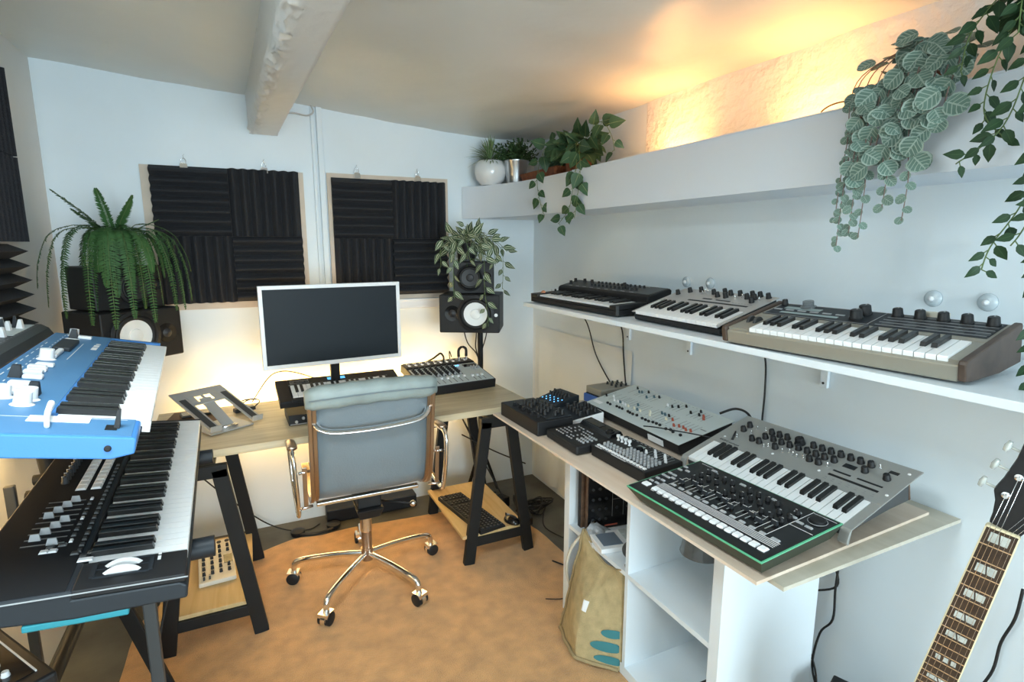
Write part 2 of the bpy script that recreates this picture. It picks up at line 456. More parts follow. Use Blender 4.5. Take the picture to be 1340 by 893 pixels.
# cream dust sheet hanging in the corner
b = MB()
def sheet(u, v):
    y = 2.05+u*.98; z = .03+v*.98
    top = v**1.2
    d = .006+.011*(1-.7*v)*(1+math.sin(u*26+2.3*math.sin(v*2.5)+noise.noise(Vector((u*4, v*2, 1)))*3))*.6*min(1, (1-v)*4)
    return (XR-.003-d*min(1, (1-u)*14+.1), y, z+.02*noise.noise(Vector((u*5, v, 0)))*(1-v))
b.grid(sheet, 120, 24); b.open = True
o = b.build('dust_sheet', SHEET, smooth=True)
tag(o, 'cream cloth sheet hanging in soft folds on the right wall beside the corner', 'sheet')
# rug
pts = [(-.46, -.9), (-.47, 1.6), (-.50, 2.09), (-.48, 2.45), (-.30, 2.66), (-.03, 2.80), (.12, 2.86), (.256, 2.84), (.45, 2.85), (.65, 2.83), (.95, 2.80), (1.10, 2.70), (1.28, 2.47), (1.31, 2.15), (1.30, 1.7), (1.30, -.9)]
P = spl([(x, y, 0) for x, y in pts], 4)
b = MB(); b.prism([(p.x+.006*noise.noise(p*9), p.y+.006*noise.noise(p*9+Vector((3, 3, 3)))) for p in P], .0005, .009, 'z')
tag(b.build('rug', RUG, bevel=.003), 'large orange-brown rug with wavy edge covering the dark floor', 'rug')

# ------------------------------------------------------------------ acoustic panels
def foam_tile(name, s, m, ridge='h', n=7, depth=.034, base=.008, sharp=False):
    """tile in local x (0..s), z (0..s), facing -y"""
    b = MB(); N = n*8
    prof = []
    for i in range(N+1):
        t = i/8; f = t-math.floor(t)
        w = (1-abs(2*f-1)) if sharp else (.5-.5*math.cos(2*math.pi*f))**.8
        if i == N: w = 0
        prof.append((i/N*s, base+depth*w))
    V = []
    for q, d in prof:
        a = (0, -d, q) if ridge == 'h' else (q, -d, 0)
        c = (s, -d, q) if ridge == 'h' else (q, -d, s)
        V.append((b.bm.verts.new(a), b.bm.verts.new(c)))
    B0 = [b.bm.verts.new((v[0].co.x, 0, v[0].co.z)) for v in V]; B1 = [b.bm.verts.new((v[1].co.x, 0, v[1].co.z)) for v in V]
    for i in range(N):
        for q in ((V[i][0], V[i][1], V[i+1][1], V[i+1][0]), (B0[i], V[i][0], V[i+1][0], B0[i+1]), (V[i][1], B1[i], B1[i+1], V[i+1][1]), (B0[i], B0[i+1], B1[i+1], B1[i])):
            fc = b.bm.faces.new(q); fc.smooth = False
    b.bm.faces.new((V[0][0], B0[0], B1[0], V[0][1])); b.bm.faces.new((V[-1][0], V[-1][1], B1[-1], B0[-1]))
    return b.build(name, m)
def panel(x0, z0, w, h, tx, tz, label, s=.30, clips=(), gap=.0004):
    t = thing('acoustic_panel', label, 'acoustic panel', (x0, YB-.001, z0), group='foam panels on the back wall')
    MB().box(0, w, -.014, 0, 0, h).build('backing_board', FOAMB, t)
    for i, (dx, dz, rd) in enumerate([(0, s, 'h'), (s, s, 'v'), (0, 0, 'v'), (s, 0, 'h')]):
        o = foam_tile('foam_tile', s-gap, FOAM, rd); o.parent = t; o.location = (tx+dx+.002, -.014, tz+dz+.002)
    return t
panel(-.402, 1.196, .696, .668, .035, .030, 'left hung panel of dark ribbed foam squares behind the fern', s=.318)
panel(.408, 1.208, .652, .662, .018, .022, 'right hung panel of dark ribbed foam squares behind the monitor', s=.308)
for i, (x, z, l) in enumerate([(-.225, 1.872, 'silver clip on the top left of the left foam panel'), (.115, 1.872, 'silver clip on the top right of the left foam panel'), (.560, 1.872, 'silver clip on the top left of the right foam panel'), (.885, 1.872, 'silver clip on the top right of the right foam panel')]):
    t = thing('hanging_clip', l, 'clip', (x, YB-.02, z), group='clips holding the foam panels')
    MB().taper((0, -.004), (.034, .022), (.028, .010), -.022, .004).build('clip_body', CHR, t)
    MB().tube([(0+.010*math.cos(a), -.002, .016+.012*math.sin(a)) for a in [k*math.pi/6 for k in range(12)]], .0018, 6, closed=True).tube([(0, 0, .026), (0, 0, .040), (.004, .012, .046)], .0016, 6).build('hook', CHR, t)
# left wall foam: upper vertical ribs, lower sharp wedges
t = thing('acoustic_panel', 'upper dark foam square with vertical ribs on the left wall', 'acoustic panel', (XL+.001, 1.74, 1.515), (0, 0, R(90)), group='foam squares on the left wall')
for k in range(3):
    o = foam_tile('foam_tile', .296, FOAM, 'v', n=7); o.parent = t; o.location = (.002+k*.298, 0, .0)
for k in range(3):
    o = foam_tile('foam_tile', .296, FOAM, 'v', n=7); o.parent = t; o.location = (.002+k*.298, 0, .30)
t = thing('acoustic_panel', 'lower dark foam square with sharp sideways wedges on the left wall', 'acoustic panel', (XL+.001, 1.60, 1.155), (0, 0, R(90)), group='foam squares on the left wall')
for k in range(3):
    o = foam_tile('foam_tile', .296, FOAM, 'h', n=6, depth=.055, base=.012, sharp=True); o.parent = t; o.location = (.002+k*.298, 0, .05); o.scale = (1, 1, 1.02)

# ------------------------------------------------------------------ desk + trestles
def desk():
    t = thing('desk', 'long light oak desk top on two black trestles below the monitor', 'desk', (-.38, 2.232, .72), (0, 0, R(2.2)))
    MB().box(0, 1.595, 0, .62, 0, .030).build('worktop', DESK, t, bevel=.002)
    return t
desk()
def trestle(x, y, label, rz=0):
    t = thing('trestle', label, 'trestle', (x, y, 0.009), (0, 0, R(rz)), group='black trestles under the desk')
    for yy in (0, .56):
        for s in (-1, 1):
            MB().bar((s*.158, yy, 0), (s*.062, yy, .69), .028, .052, up=(1, 0, 0)).build('leg', BLKM, t, bevel=.002)
        MB().box(-.09, .09, yy-.014, yy+.014, .66, .708).build('top_bar', BLKM, t, bevel=.002)
        MB().box(-.139, .139, yy-.012, yy+.012, .085, .128).build('cross_bar', BLKM, t, bevel=.002)
    MB().box(-.05, .05, 0, .56, .690, .709).build('rail', BLKM, t, bevel=.002)
    MB().box(-.185, .138, .0, .56, .128, .144).build('shelf', SHELFW, t, bevel=.001)
    return t
trestle(-.205, 2.175, 'black trestle with a low shelf under the left end of the desk')
trestle(1.01, 2.255, 'black trestle with a low shelf under the right end of the desk')

# side boards + shelf unit
b = MB(); b.prism([(.881, 2.022), (.904, .717), (1.562, .739), (1.60, 2.03)], 0, .008, 'z')
o = b.build('table_board', [PLY], loc=(0, 0, .807)); tag(o, 'plywood board carrying drum machines and synths over the white shelf unit', 'board')
b = MB(); b.prism([(.950, 1.78), (.950, .688), (1.612, .690), (1.612, 1.78)], 0, .0095, 'z')
o = b.build('support_board', [PLY2], loc=(0, 0, .7970)); tag(o, 'lower pale board sticking out beneath the plywood board end', 'board')
def kallax():
    X0, X1, Y0, Y1, Z0, Z1 = 1.09, 1.49, .965, 1.785, .0095, .7965
    t = thing('shelf_unit', 'white cube shelf unit with four cells under the plywood board', 'shelf unit', (X0, Y0, Z0))
    W, D, Hh = Y1-Y0, X1-X0, Z1-Z0; T = .038
    for nm, y0, y1 in (('side_panel', 0, T), ('side_panel', W-T, W)): MB().box(0, D, y0, y1, 0, Hh).build(nm, WHTM, t, bevel=.0015)
    MB().box(0, D, T+.0003, W-T-.0003, Hh-T, Hh).build('top_panel', WHTM, t, bevel=.0015)
    MB().box(0, D, T+.0003, W-T-.0003, 0, T).build('bottom_panel', WHTM, t, bevel=.0015)
    MB().box(.001, D-.001, W/2-.008, W/2+.008, T, Hh-T).build('divider', WHTM, t)
    for y0, y1 in ((T, W/2-.0085), (W/2+.0085, W-T)): MB().box(.001, D-.001, y0, y1, .377, .393).build('shelf', WHTM, t)
    return t
kallax()
ZK1 = .0095+.393; ZK0 = .0095+.038

# upper shelf on wall: two boards + brackets
for y0, y1, l in ((1.585, 2.31, 'farther white wall shelf board under the black keyboard'), (-.25, 1.583, 'nearer white wall shelf board under the two larger keyboards')):
    t = thing('wall_shelf', l, 'shelf', (1.165, y0, 1.221))
    MB().box(0, XR-1.165-.001, 0, y1-y0, 0, .018).build('board', WHTM, t, bevel=.0015)
    for yy in ([.1, .5] if y1 > 2 else [.75, 1.343, 1.787][0:2]):
        MB().box(.16, XR-1.165-.002, yy-.012, yy+.012, -.012, -.0002).box(XR-1.165-.014, XR-1.165-.002, yy-.012, yy+.012, -.16, -.0002).build('bracket', WHTM, t, bevel=.001)
        MB().lathe([(.004, 0), (.004, .002)], 10, Matrix.Translation((XR-1.165-.0145, yy, -.145)) @ Matrix.Rotation(R(-90), 4, 'Y')).build('screw', DKG, t)
for i, (y, z) in enumerate([(1.728, 1.355), (1.599, 1.357), (.823, 1.364), (.704, 1.365)]):
    l = ['farthest of the clear round wall hooks above the middle keyboard', 'second clear round wall hook from the far end, above the middle keyboard', 'third clear round wall hook from the far end, above the wooden sided keyboard', 'nearest of the clear round wall hooks, beside the hanging vine'][i]
    b = MB(); M = Matrix.Translation((XR-.001, y, z)) @ Matrix.Rotation(R(-90), 4, 'Y')
    b.lathe([(.022, 0), (.021, .004), (.012, .009), (.0, .010)], 24, M); b.mi = 1
    b.lathe([(.008, .009), (.006, .016), (.0, .018)], 16, M)
    tag(b.build('wall_hook', [CLEAR, WHT], smooth=True), l, 'hook', 'clear hooks on the right wall')

# ------------------------------------------------------------------ chair
def chair():
    t = thing('office_chair', 'blue-grey padded office chair with chrome arms and wheeled star base, seen from behind', 'chair', (.40, 2.35, .009))
    bx, by = 0, 0
    # star base
    import math as m
    for a in (161, 229, 299, 12, 86):
        d = Vector((m.cos(R(a)), m.sin(R(a)), 0)); P = spl([d*.02+Vector((0, 0, .125)), d*.12+Vector((0, 0, .125)), d*.22+Vector((0, 0, .118)), d*.292+Vector((0, 0, .108)), d*.318+Vector((0, 0, .090)), d*.322+Vector((0, 0, .052))], 4)
        MB().tube(P, .0125, 10).build('base_arm', CHR, t, smooth='auto')
        o = thing('castor', None, None, d*.326); o.parent = t
        if 'category' in o: del o['category']
        s = Vector((-d.y, d.x, 0)); M = Matrix(((d.x, s.x, 0, 0), (d.y, s.y, 0, 0), (0, 0, 1, .028), (0, 0, 0, 1)))
        Mw = M @ Matrix.Rotation(R(90), 4, 'X')
        w = MB()
        for zz in (-.026, .010): w.lathe([(.020, zz), (.027, zz+.003), (.027, zz+.013), (.020, zz+.016)], 20, Mw)
        w.build('wheel', BLK, o, smooth='auto')
        h = MB(); h.lathe([(.029, -.010), (.029, .010)], 20, Mw); h.cyl((0, 0), .012, .045, .060, 12)
        h.mi = 0; h.box(-.024, .024, -.022, .022, .020, .052, M @ Matrix.Translation((0, 0, -.028+.004)))
        h.build('castor_hood', CHR, o, smooth='auto')
    b = MB(); b.cyl((0, 0), .027, .095, .15, 20).cyl((0, 0), .023, .15, .27, 20).cyl((0, 0), .012, .27, .40, 16)
    b.build('column', BRNM, t, smooth='auto')
    MB().cyl((0, 0), .026, .235, .30, 20).build('column_collar', CHR, t, smooth='auto')
    b = MB(); b.taper((0, -.06), (.085, .12), (.115, .17), .345, .395); b.box(-.05, .05, -.12, .07, .395, .452)
    b.build('tilt_mechanism', BLK, t, bevel=.006)
    MB().tube([(.05, -.04, .385), (.18, -.12, .378)], .0045, 8).build('height_lever', BLK, t)
    MB().sphere((.185, -.124, .378), .014).build('lever_ball', CHR, t, smooth=True)
    # sling: seat + back swept between rails; profile in (y,z), z rel floor .009
    prof = [(.215, .500), (.17, .495), (.10, .484), (.02, .478), (-.08, .480), (-.15, .492), (-.20, .518), (-.233, .558), (-.250, .61), (-.266, .68), (-.282, .79), (-.299, .88), (-.312, .945)]
    pr = spl([(0, y, z) for y, z in prof], 4)
    hw = .213
    b = MB(); n = len(pr)
    def outl(i):
        tt = (pr[min(i+1, n-1)]-pr[max(i-1, 0)]).normalized(); return Vector((0, tt.z, -tt.y))*-1 if False else Vector((0, -tt.z, tt.y))
    F, K = [], []
    for i, p in enumerate(pr):
        nn = outl(i)
        th = .012
        seg = i/ (n-1)*9
        puff = .012*abs(math.sin(math.pi*seg))
        rowF, rowK = [], []
        for j in range(9):
            u = j/8*2-1
            x = u*hw; sag = .010*(1-u*u)
            rowK.append(b.bm.verts.new(Vector((x, p.y, p.z))-nn*(sag*.6)*(-1)))
            rowF.append(b.bm.verts.new(Vector((x, p.y, p.z))-nn*(th+puff*(1-u**6))))
        F.append(rowF); K.append(rowK)
    for i in range(n-1):
        for j in range(8):
            for G in (F, K):
                fc = b.bm.faces.new((G[i][j], G[i][j+1], G[i+1][j+1], G[i+1][j])); fc.smooth = True
        for j in (0, 8): b.bm.faces.new((F[i][j], F[i+1][j], K[i+1][j], K[i][j]))
    for i in (0, n-1):
        for j in range(8): b.bm.faces.new((F[i][j], F[i][j+1], K[i][j+1], K[i][j]))
    b.build('seat_and_back_sling', LEATH, t)
    # head roll pad over the top
    b = MB(); rings = []
    for i in range(19):
        x = (i/18*2-1)*.246; e = max(.0, 1-abs(i/18*2-1)**8)**.5
        rings.append((x, e))
    N = 20; V = []
    for x, e in rings:
        V.append([])
        for k in range(N):
            a = 2*math.pi*k/N
            ry, rz = .036*(.75+.25*e), .045*(.72+.28*e)
            yy = math.copysign(abs(math.cos(a))**.8, math.cos(a))*ry; zz = math.copysign(abs(math.sin(a))**.7, math.sin(a))*rz
            if abs(zz) < .006: yy *= .93
            V[-1].append(b.bm.verts.new((x, -.300+yy+.004*math.sin(x*9), .945+zz+.006*math.cos(x*6)+.002*math.sin(x*60))))
    for i in range(18):
        for k in range(N):
            b.bm.faces.new((V[i][k], V[i][(k+1) % N], V[i+1][(k+1) % N], V[i+1][k])).smooth = True
    b.bm.faces.new(V[0]); b.bm.faces.new(V[-1][::-1])
    b.build('head_pad', LEATP, t, smooth=True)
    MB().tube([(x, -.3376+.004*math.sin(x*9), .945+.006*math.cos(x*6)) for x in [i/12*.47-.235 for i in range(13)]], .0025, 6).build('pad_seam', LEATH, t, smooth=True)
    # side rails
    for s in (-1, 1):
        b = MB(); off = []
        V = []
        for i, p in enumerate(pr):
            nn = outl(i)
            x0, x1 = s*(hw-.004), s*(hw+.026)
            V.append([b.bm.verts.new((x, p.y+nn.y*d, p.z+nn.z*d)) for x, d in ((x0, -.014), (x1, -.014), (x1, .012), (s*(hw+.013), .012), (s*(hw+.010), .006), (x0, .008))])
        for i in range(n-1):
            for k in range(6): b.bm.faces.new((V[i][k], V[i][(k+1) % 6], V[i+1][(k+1) % 6], V[i+1][k])).smooth = False
        b.bm.faces.new(V[0]); b.bm.faces.new(V[-1][::-1])
        b.build('side_rail', BRNM, t, bevel=.002)
    # curved chrome brace across the back
    P = [(-.212, -.290, .855), (-.205, -.312, .838), (-.18, -.326, .826), (-.12, -.332, .818), (0, -.334, .816), (.12, -.332, .822), (.18, -.326, .832), (.205, -.312, .85), (.212, -.290, .872)]
    MB().tube(spl(P, 5), (.0045, .013), 10).build('back_brace', CHR, t, smooth=True)
    MB().box(-.212, .212, -.13, -.10, .448, .462).box(-.212, .212, .06, .09, .455, .467).build('seat_stretcher', CHR, t, bevel=.003)
    # arms: closed loops at each side
    for s in (-1, 1):
        x = s*(hw+.062); xi = s*(hw+.026)
        loop = [(x, .03, .640), (x, -.10, .675), (x, -.215, .690), (x, -.262, .672), (x, -.272, .62), (x, -.266, .53), (x, -.245, .452), (x, -.21, .425), (x, -.14, .430), (x, -.03, .442), (x, .02, .462), (x, .045, .53), (x, .048, .60)]
        L = loop + [loop[0]]
        P = spl(L, 5)[:-1]
        P = [Vector((p.x+s*.012+s*.03*max(0, (p.z-.45))*1.2, p.y, p.z+.045)) for p in P]
        arm = MB().tube(P, (.013, .0085), 10, closed=True).build('armrest', CHR, t, smooth=True)
        pad = [Vector((x+s*.012+s*.03*.26, y, z+.045)) for y, z in ((.02, .655), (-.08, .682), (-.18, .700), (-.235, .700))]
        MB().tube(spl(pad, 4), (.008, .019), 8).build('arm_pad', BRNM, arm, smooth=True)
        for z, y in ((.655, -.262), (.492, -.215)):
            MB().tube([(xi-s*.006, y+.012, z), (x+s*.004, y, z)], .006, 8).build('arm_bolt', CHR, arm)
        # flat bright plates along the back of the loop
        MB().bar((x-s*.016, -.262, .675), (x-s*.016, -.240, .510), .016, .005, up=(0, 1, 0)).build('arm_plate', BRNM, arm, bevel=.001)
    return t
chair()

# ------------------------------------------------------------------ monitor
def monitor():
    t = thing('monitor', 'large white-framed computer monitor with a dark screen on the desk', 'monitor', (.345, 2.58, .754), (0, 0, R(5.2)))
    W, Hh = .62, .365; z0 = .213; f = .0165
    b = MB(); b.box(-W/2, -W/2+f, 0, .022, z0, z0+Hh).box(W/2-f, W/2, 0, .022, z0, z0+Hh).box(-W/2+f, W/2-f, 0, .022, z0+Hh-f, z0+Hh).box(-W/2+f, W/2-f, 0, .022, z0, z0+f*1.15).box(-W/2+f, W/2-f, .010, .03, z0+f, z0+Hh-f)
    b.build('frame', WHT, t, bevel=.0015)
    MB().box(-W/2+f, W/2-f, .004, .0098, z0+f*1.15, z0+Hh-f).build('screen', SCRN, t)
    b = MB(); b.box(-.02, .02, .035, .06, .008, z0+.12); b.build('stand_post', BLK, t, bevel=.003)
    b = MB(); b.box(-.12, .12, .02, .20, 0, .008); b.build('stand_base', BLK, t, bevel=.003)
    return t
monitor()

# ------------------------------------------------------------------ controller keyboard below the monitor
def controller():
    t = device('midi_keyboard', 'small black keyboard controller with blue display lying below the monitor', 'keyboard', (.088, 2.455, .845), 2.2, 13, .030)
    w, d, h = .548, .215, .030
    MB().box(0, w, .0, d, 0, h-.006).box(0, .050, 0, d, h-.006, h).box(w-.06, w, 0, d, h-.006, h).box(.050, w-.06, .145, d, h-.006, h).box(.050, w-.06, 0, .030, h-.006, h).build('body', BLK, t, bevel=.002)
    keys(t, .056, .031, h+.004, 19, .0226, .112, 'C', thick=.009, bh=.006)
    MB().box(.225, .305, .172, .196, h, h+.001).build('display', LCDB, t)
    plate('markings', t, [(.06, .14, .165, .167), (.06, .14, .192, .194), (.138, .14, .165, .192), (.06, .062, .165, .192), (.45, .50, .152, .155), (.052, .11, .152, .156)], DOTG, h)
    B = cap_rep('button', .018, .010, .003, DKG)
    for i in range(4): B.at(t, (.072+i*.020, .179, h), scale=(.8, .8, 1))
    return t
controller()
t = thing('audio_interface', 'small black rack box with tiny knobs under the keyboard controller', 'audio interface', (.115, 2.405, .753), (0, 0, R(2.2)))
MB().box(0, .44, 0, .17, 0, .044).build('body', BLK, t, bevel=.002)
K = knob_rep('knob', .006, .010, GRYK, n=10)
for i in range(9):
    o = K.at(t, (.03+i*.028, -.0005, .028 if i % 2 else .015)); o.rotation_euler = (R(90), 0, 0)
MB().box(.005, .435, -.001, 0, .002, .006).build('bottom_line', DOTG, t)
MB().box(.28, .42, -.0012, 0, .012, .034).build('label_strip', DOTG, t)

# ------------------------------------------------------------------ mixer
def mixer():
    t = device('mixing_desk', 'black and grey mixing desk with rows of knobs and faders right of the monitor', 'mixer', (.758, 2.586, .800), 5.6, 10.5, .048)
    w, d, h = .408, .345, .048
    b = MB(); b.prism([(0, 0), (0, h), (d-.09, h), (d-.08, h+.004), (d, h-.004), (d, .0)], 0, w, 'x'); b.build('body', BLK, t, bevel=.004)
    plate('panel', t, [(.008, w-.008, .008, .245)], ODYM, h, .0012)
    plate('top_panel', t, [(.008, w-.008, .262, .335)], DKG, h-.0015, .003)
    plate('channel_strips', t, [(.016+i*.0325, .040+i*.0325, .112, .240) for i in range(8)], SLATE, h+.0012)
    plate('fader_tracks', t, [(.027+i*.0325, .030+i*.0325, .022, .095) for i in range(8)]+[(.300+i*.028, .303+i*.028, .018, .085) for i in range(3)], SLOT, h+.0012)
    K = knob_rep('knob', .0062, .011, BLK, n=10); Kw = knob_rep('knob', .0058, .011, GRYK, n=10)
    for i in range(8):
        for j in range(6):
            (Kw if j == 0 else K).at(t, (.028+i*.0325, .120+j*.0215, h+.0018))
    Fd = cap_rep('fader', .011, .017, .010, WHT, BLK); Fb = cap_rep('fader', .011, .017, .010, WHT, BLK)
    for i in range(8): Fd.at(t, (.0285+i*.0325, .075+.01*((i*3) % 4)/2, h+.0018))
    for i in range(3): Fd.at(t, (.3015+i*.028, .070, h+.0018))
    K2 = knob_rep('knob', .006, .010, GRYK, n=10)
    for i in range(3):
        for j in range(2): K2.at(t, (.350+i*.018, .165+j*.02, h+.0018))
    plate('display', t, [(.315, .395, .195, .235)], BLKG, h+.0012); plate('blue_button', t, [(.282, .292, .222, .229), (.268, .277, .222, .229)], LEDB, h+.0012, .003)
    J = Rep(lambda: MB().lathe([(.009, 0), (.009, .004), (.0055, .004), (.0055, .0015)], 14).build('socket', CHR, smooth='auto'))
    for i in range(10): J.at(t, (.03+i*.037, .290, h+.0005))
    for i in range(10): J.at(t, (.03+i*.037, .317, h-.001))
    return t
mx = mixer()
e = Euler((R(10.5), 0, R(5.6)), 'XYZ').to_matrix().to_4x4(); MXM = Matrix.Translation(mx.location) @ e
def mxp(x, y, z): return MXM @ Vector((x, y, z))
for i, (x, l) in enumerate([(.325, 'left of the two upright jack plugs at the back of the mixing desk'), (.372, 'right of the two upright jack plugs at the back of the mixing desk')]):
    p = mxp(x, .29, .05); t = thing('jack_plug', l, 'jack plug', p, group='jack plugs in the mixing desk')
    MB().cyl((0, 0), .0075, .001, .026, 12).build('plug_barrel', CHR, t, smooth='auto')
    s = 1 if i == 0 else -1
    MB().tube(spl([(0, 0, .024), (0, 0, .060), (s*.010, 0, .074), (s*.021, .004, .078)], 5), .0085, 10, r2=.0065).build('boot', BLK, t, smooth=True)
p = mxp(.235, .30, .05)
cable('plug_lead', [p, p+Vector((0, 0, .03)), p+Vector((-.015, 0, .05)), p+Vector((-.035, -.01, .045)), p+Vector((-.055, .02, .02)), p+Vector((-.08, .10, -.02))], .0055, 'short black plug and lead bent over the back of the mixing desk')
cable('mixer_lead', [mxp(.30, .335, .06), (1.02, 2.965, .90), (1.03, 2.99, .80), (1.02, 3.02, .55), (1.0, 3.0, .25)], .003, 'thin black lead dropping behind the mixing desk')

# ------------------------------------------------------------------ laptop stand and desk clutter
t = thing('laptop_stand', 'folding aluminium laptop stand standing empty on the left of the desk', 'laptop stand', (-.174, 2.374, .7525), (0, 0, R(31)))
M = Matrix.Translation((0, 0, .028)) @ Matrix.Rotation(R(17.5), 4, 'X')
b = MB()
b.box(0, .045, 0, .30, 0, .006, M).box(.175, .22, 0, .30, 0, .006, M).box(.045, .175, .275, .325, 0, .006, M).box(.0, .045, .30, .325, 0, .006, M).box(.175, .22, .30, .325, 0, .006, M)
b.box(.045, .175, .205, .225, 0, .006, M).box(.045, .075, .225, .275, 0, .006, M).box(.145, .175, .225, .275, 0, .006, M).box(.105, .115, .225, .275, 0, .006, M)
b.build('top_plate', ALU, t, bevel=.0015)
b = MB(); b.box(.0, .045, -.006, .0, -.002, .022, M).box(.175, .22, -.006, .0, -.002, .022, M); b.build('front_lip', ALU, t, bevel=.001)
b = MB(); b.box(.010, .036, .015, .26, .006, .0075, M).box(.184, .210, .015, .26, .006, .0075, M); b.build('rubber_strip', DKG, t)
b = MB(); b.box(.02, .20, .03, .20, 0, .005); b.build('base_plate', ALU, t, bevel=.001)
b = MB(); b.bar((.11, .055, .012), (.11, .235, .105), .048, .005); b.build('support_arm', ALU, t, bevel=.001)
MB().tube([(.075, .06, .012), (.145, .06, .012)], .007, 10).build('hinge', CHR, t)
o = MB().prism([(-.365, 2.66), (-.345, 2.56), (-.22, 2.50), (-.14, 2.60), (-.18, 2.80), (-.34, 2.82)], .7525, .7555, 'z').build('desk_mat', BROWNMAT); tag(o, 'small brown mat under the black gadgets at the back left of the desk', 'mat')
t = thing('phone', 'dark slim phone lying flat behind the laptop stand', 'phone', (-.30, 2.70, .7575), (0, 0, R(12)))
MB().box(0, .15, 0, .072, 0, .009).build('body', PHONE, t, bevel=.003); MB().box(.005, .145, .004, .068, .009, .0095).build('screen', BLKG, t)
t = thing('usb_hub', 'small black gadget with a loop of cable behind the laptop stand', 'usb hub', (-.09, 2.70, .7525), (0, 0, R(20)))
MB().box(0, .09, 0, .035, 0, .018).build('body', PHONE, t, bevel=.004)
MB().tube(spl([(.09, .018, .010), (.12, .03, .03), (.10, .07, .035), (.05, .08, .02), (.02, .05, .03), (.06, .04, .045), (.11, .055, .035)], 6), .003, 6).build('cord', RUB, t, smooth=True)
cable('power_lead', [(-.02, 2.85, .76), (.06, 2.98, .84), (.12, 3.0, .865), (.20, 3.0, .85), (.32, 2.98, .80), (.43, 2.92, .76)], .0028, 'thin dark lead arching over the desk between stand and monitor')
cable('desk_lead', [(.10, 2.995, .72), (.12, 3.03, .66), (.16, 3.045, .58), (.21, 3.045, .545), (.26, 3.04, .54)], .0028, 'thin brown lead hanging against the wall below the desk', m=BROWNMAT)

# ------------------------------------------------------------------ speakers
def lathe_y(b, c, prof, n=28):
    """lathe facing -y at c"""
    M = Matrix.Translation(c) @ Matrix.Rotation(R(90), 4, 'X')
    return b.lathe(prof, n, M, cap=False)
def speaker(label, loc, yaw, w, h, d, woof, tweet, cone, led=False, rot=0, small=False):
    t = thing('studio_speaker', label, 'speaker', loc, (0, R(rot), R(yaw)))
    MB().box(0, w, 0, d, 0, h).build('cabinet', BLK, t, bevel=.006)
    wx, wz, wr = woof
    b = MB(); lathe_y(b, (wx, 0, wz), [(wr*1.16, -.001), (wr*1.16, .006), (wr*1.0, .010), (wr*.93, .003), (wr*.90, -.001)]); b.build('woofer_ring', BLK, t, smooth='auto')
    b = MB(); lathe_y(b, (wx, 0, wz), [(wr*.92, .004), (wr*.84, .009), (wr*.76, .004), (wr*.73, .001)]); b.build('surround', RUB, t, smooth=True)
    b = MB(); lathe_y(b, (wx, 0, wz), [(wr*.74, .0035), (wr*.33, .0012), (wr*.325, .0025), (wr*.30, .0065), (wr*.16, .0095), (.0, .0105)]); b.build('woofer_cone', cone, t, smooth='auto')
    tx, tz, tr = tweet
    b = MB(); lathe_y(b, (tx, 0, tz), [(tr*1.9, -.001), (tr*1.85, .003), (tr*1.2, .001), (tr*.9, .0004)]); b.build('waveguide', BLKG, t, smooth='auto')
    b = MB(); lathe_y(b, (tx, 0, tz), [(tr*.9, .001), (tr*.62, .006), (0, .009)]); b.build('tweeter', CONEK, t, smooth=True)
    if led:
        b = MB(); lathe_y(b, led, [(.009, 0), (.009, .002), (0, .003)]); b.build('indicator', WHT, t)
    MB().box(w*.15, w*.85, d-.001, d+.002, h*.1, h*.9).build('rear_plate', DKG, t)
    return t
speaker('large black speaker with white cone under the fern speaker, left corner', (-.525, 2.591, 1.029), 40.7, .33, .21, .25, (.130, .108, .088), (.262, .102, .022), CONE)
speaker('large black speaker with white cone on the stand in the right corner', (.900, 2.765, 1.047), -29.4, .318, .200, .255, (.192, .100, .084), (.070, .103, .022), CONE, led=(.300, 0, .095))
speaker('small black speaker with dark cone under the fern', (-.548, 2.668, 1.2405), 36, .270, .178, .21, (.160, .085, .062), (.232, .10, .016), CONEK)
speaker('small black speaker with dark cone under the striped trailing plant', (.985, 2.775, 1.2485), -24, .215, .170, .19, (.088, .085, .062), (.175, .09, .014), CONEK)
# stands
def stand(label, x, y, top, yaw, off=(0, 0)):
    t = thing('speaker_stand', label, 'speaker stand', (x, y, .0005), (0, 0, R(yaw)), group='stands carrying the speakers')
    MB().cyl((0, 0), .016, .02, top-.0115, 14).build('pole', BLKM, t, smooth='auto')
    MB().box(-.11+off[0], .11+off[0], -.10+off[1], .10+off[1], top-.0125, top-.0015).build('top_plate', BLKM, t, bevel=.002)
    MB().cyl((0, 0), .024, .64, .70, 14).build('collar', BLK, t, smooth='auto')
    MB().tube([(.02, 0, .67), (.065, -.01, .67)], .009, 8, r2=.016).build('knob', BLK, t)
    for a in (30, 150, 270):
        c, s = math.cos(R(a)), math.sin(R(a))
        MB().bar((c*.02, s*.02, .26), (c*.105, s*.105, .012), .022, .012).build('leg', BLKM, t, bevel=.001)
    return t
stand('black tripod stand holding the speakers in the right corner', 1.205, 2.945, 1.047, -29.4, (-.02, -.08))
stand('black stand holding the speakers in the left corner behind the keyboards', -.52, 2.82, 1.029, 40.7)
for i, pts in enumerate([[(1.20, 2.98, 1.10), (1.19, 2.97, .98), (1.17, 2.93, .92), (1.20, 2.95, .80), (1.18, 2.93, .62)], [(1.26, 2.95, 1.09), (1.24, 2.94, .98), (1.20, 2.93, .86), (1.22, 2.95, .74), (1.20, 2.93, .60)], [(1.10, 2.95, 1.05), (1.12, 2.93, .95), (1.17, 2.90, .87), (1.175, 2.89, .72), (1.16, 2.9, .6)]]):
    cable('speaker_cable', pts, .0035, ['black cable nearest the stand pole, hanging below the right speakers', 'outermost black cable hanging below the right speakers', 'black cable crossing from the left under the right speakers'][i], group='cables under the right speakers')

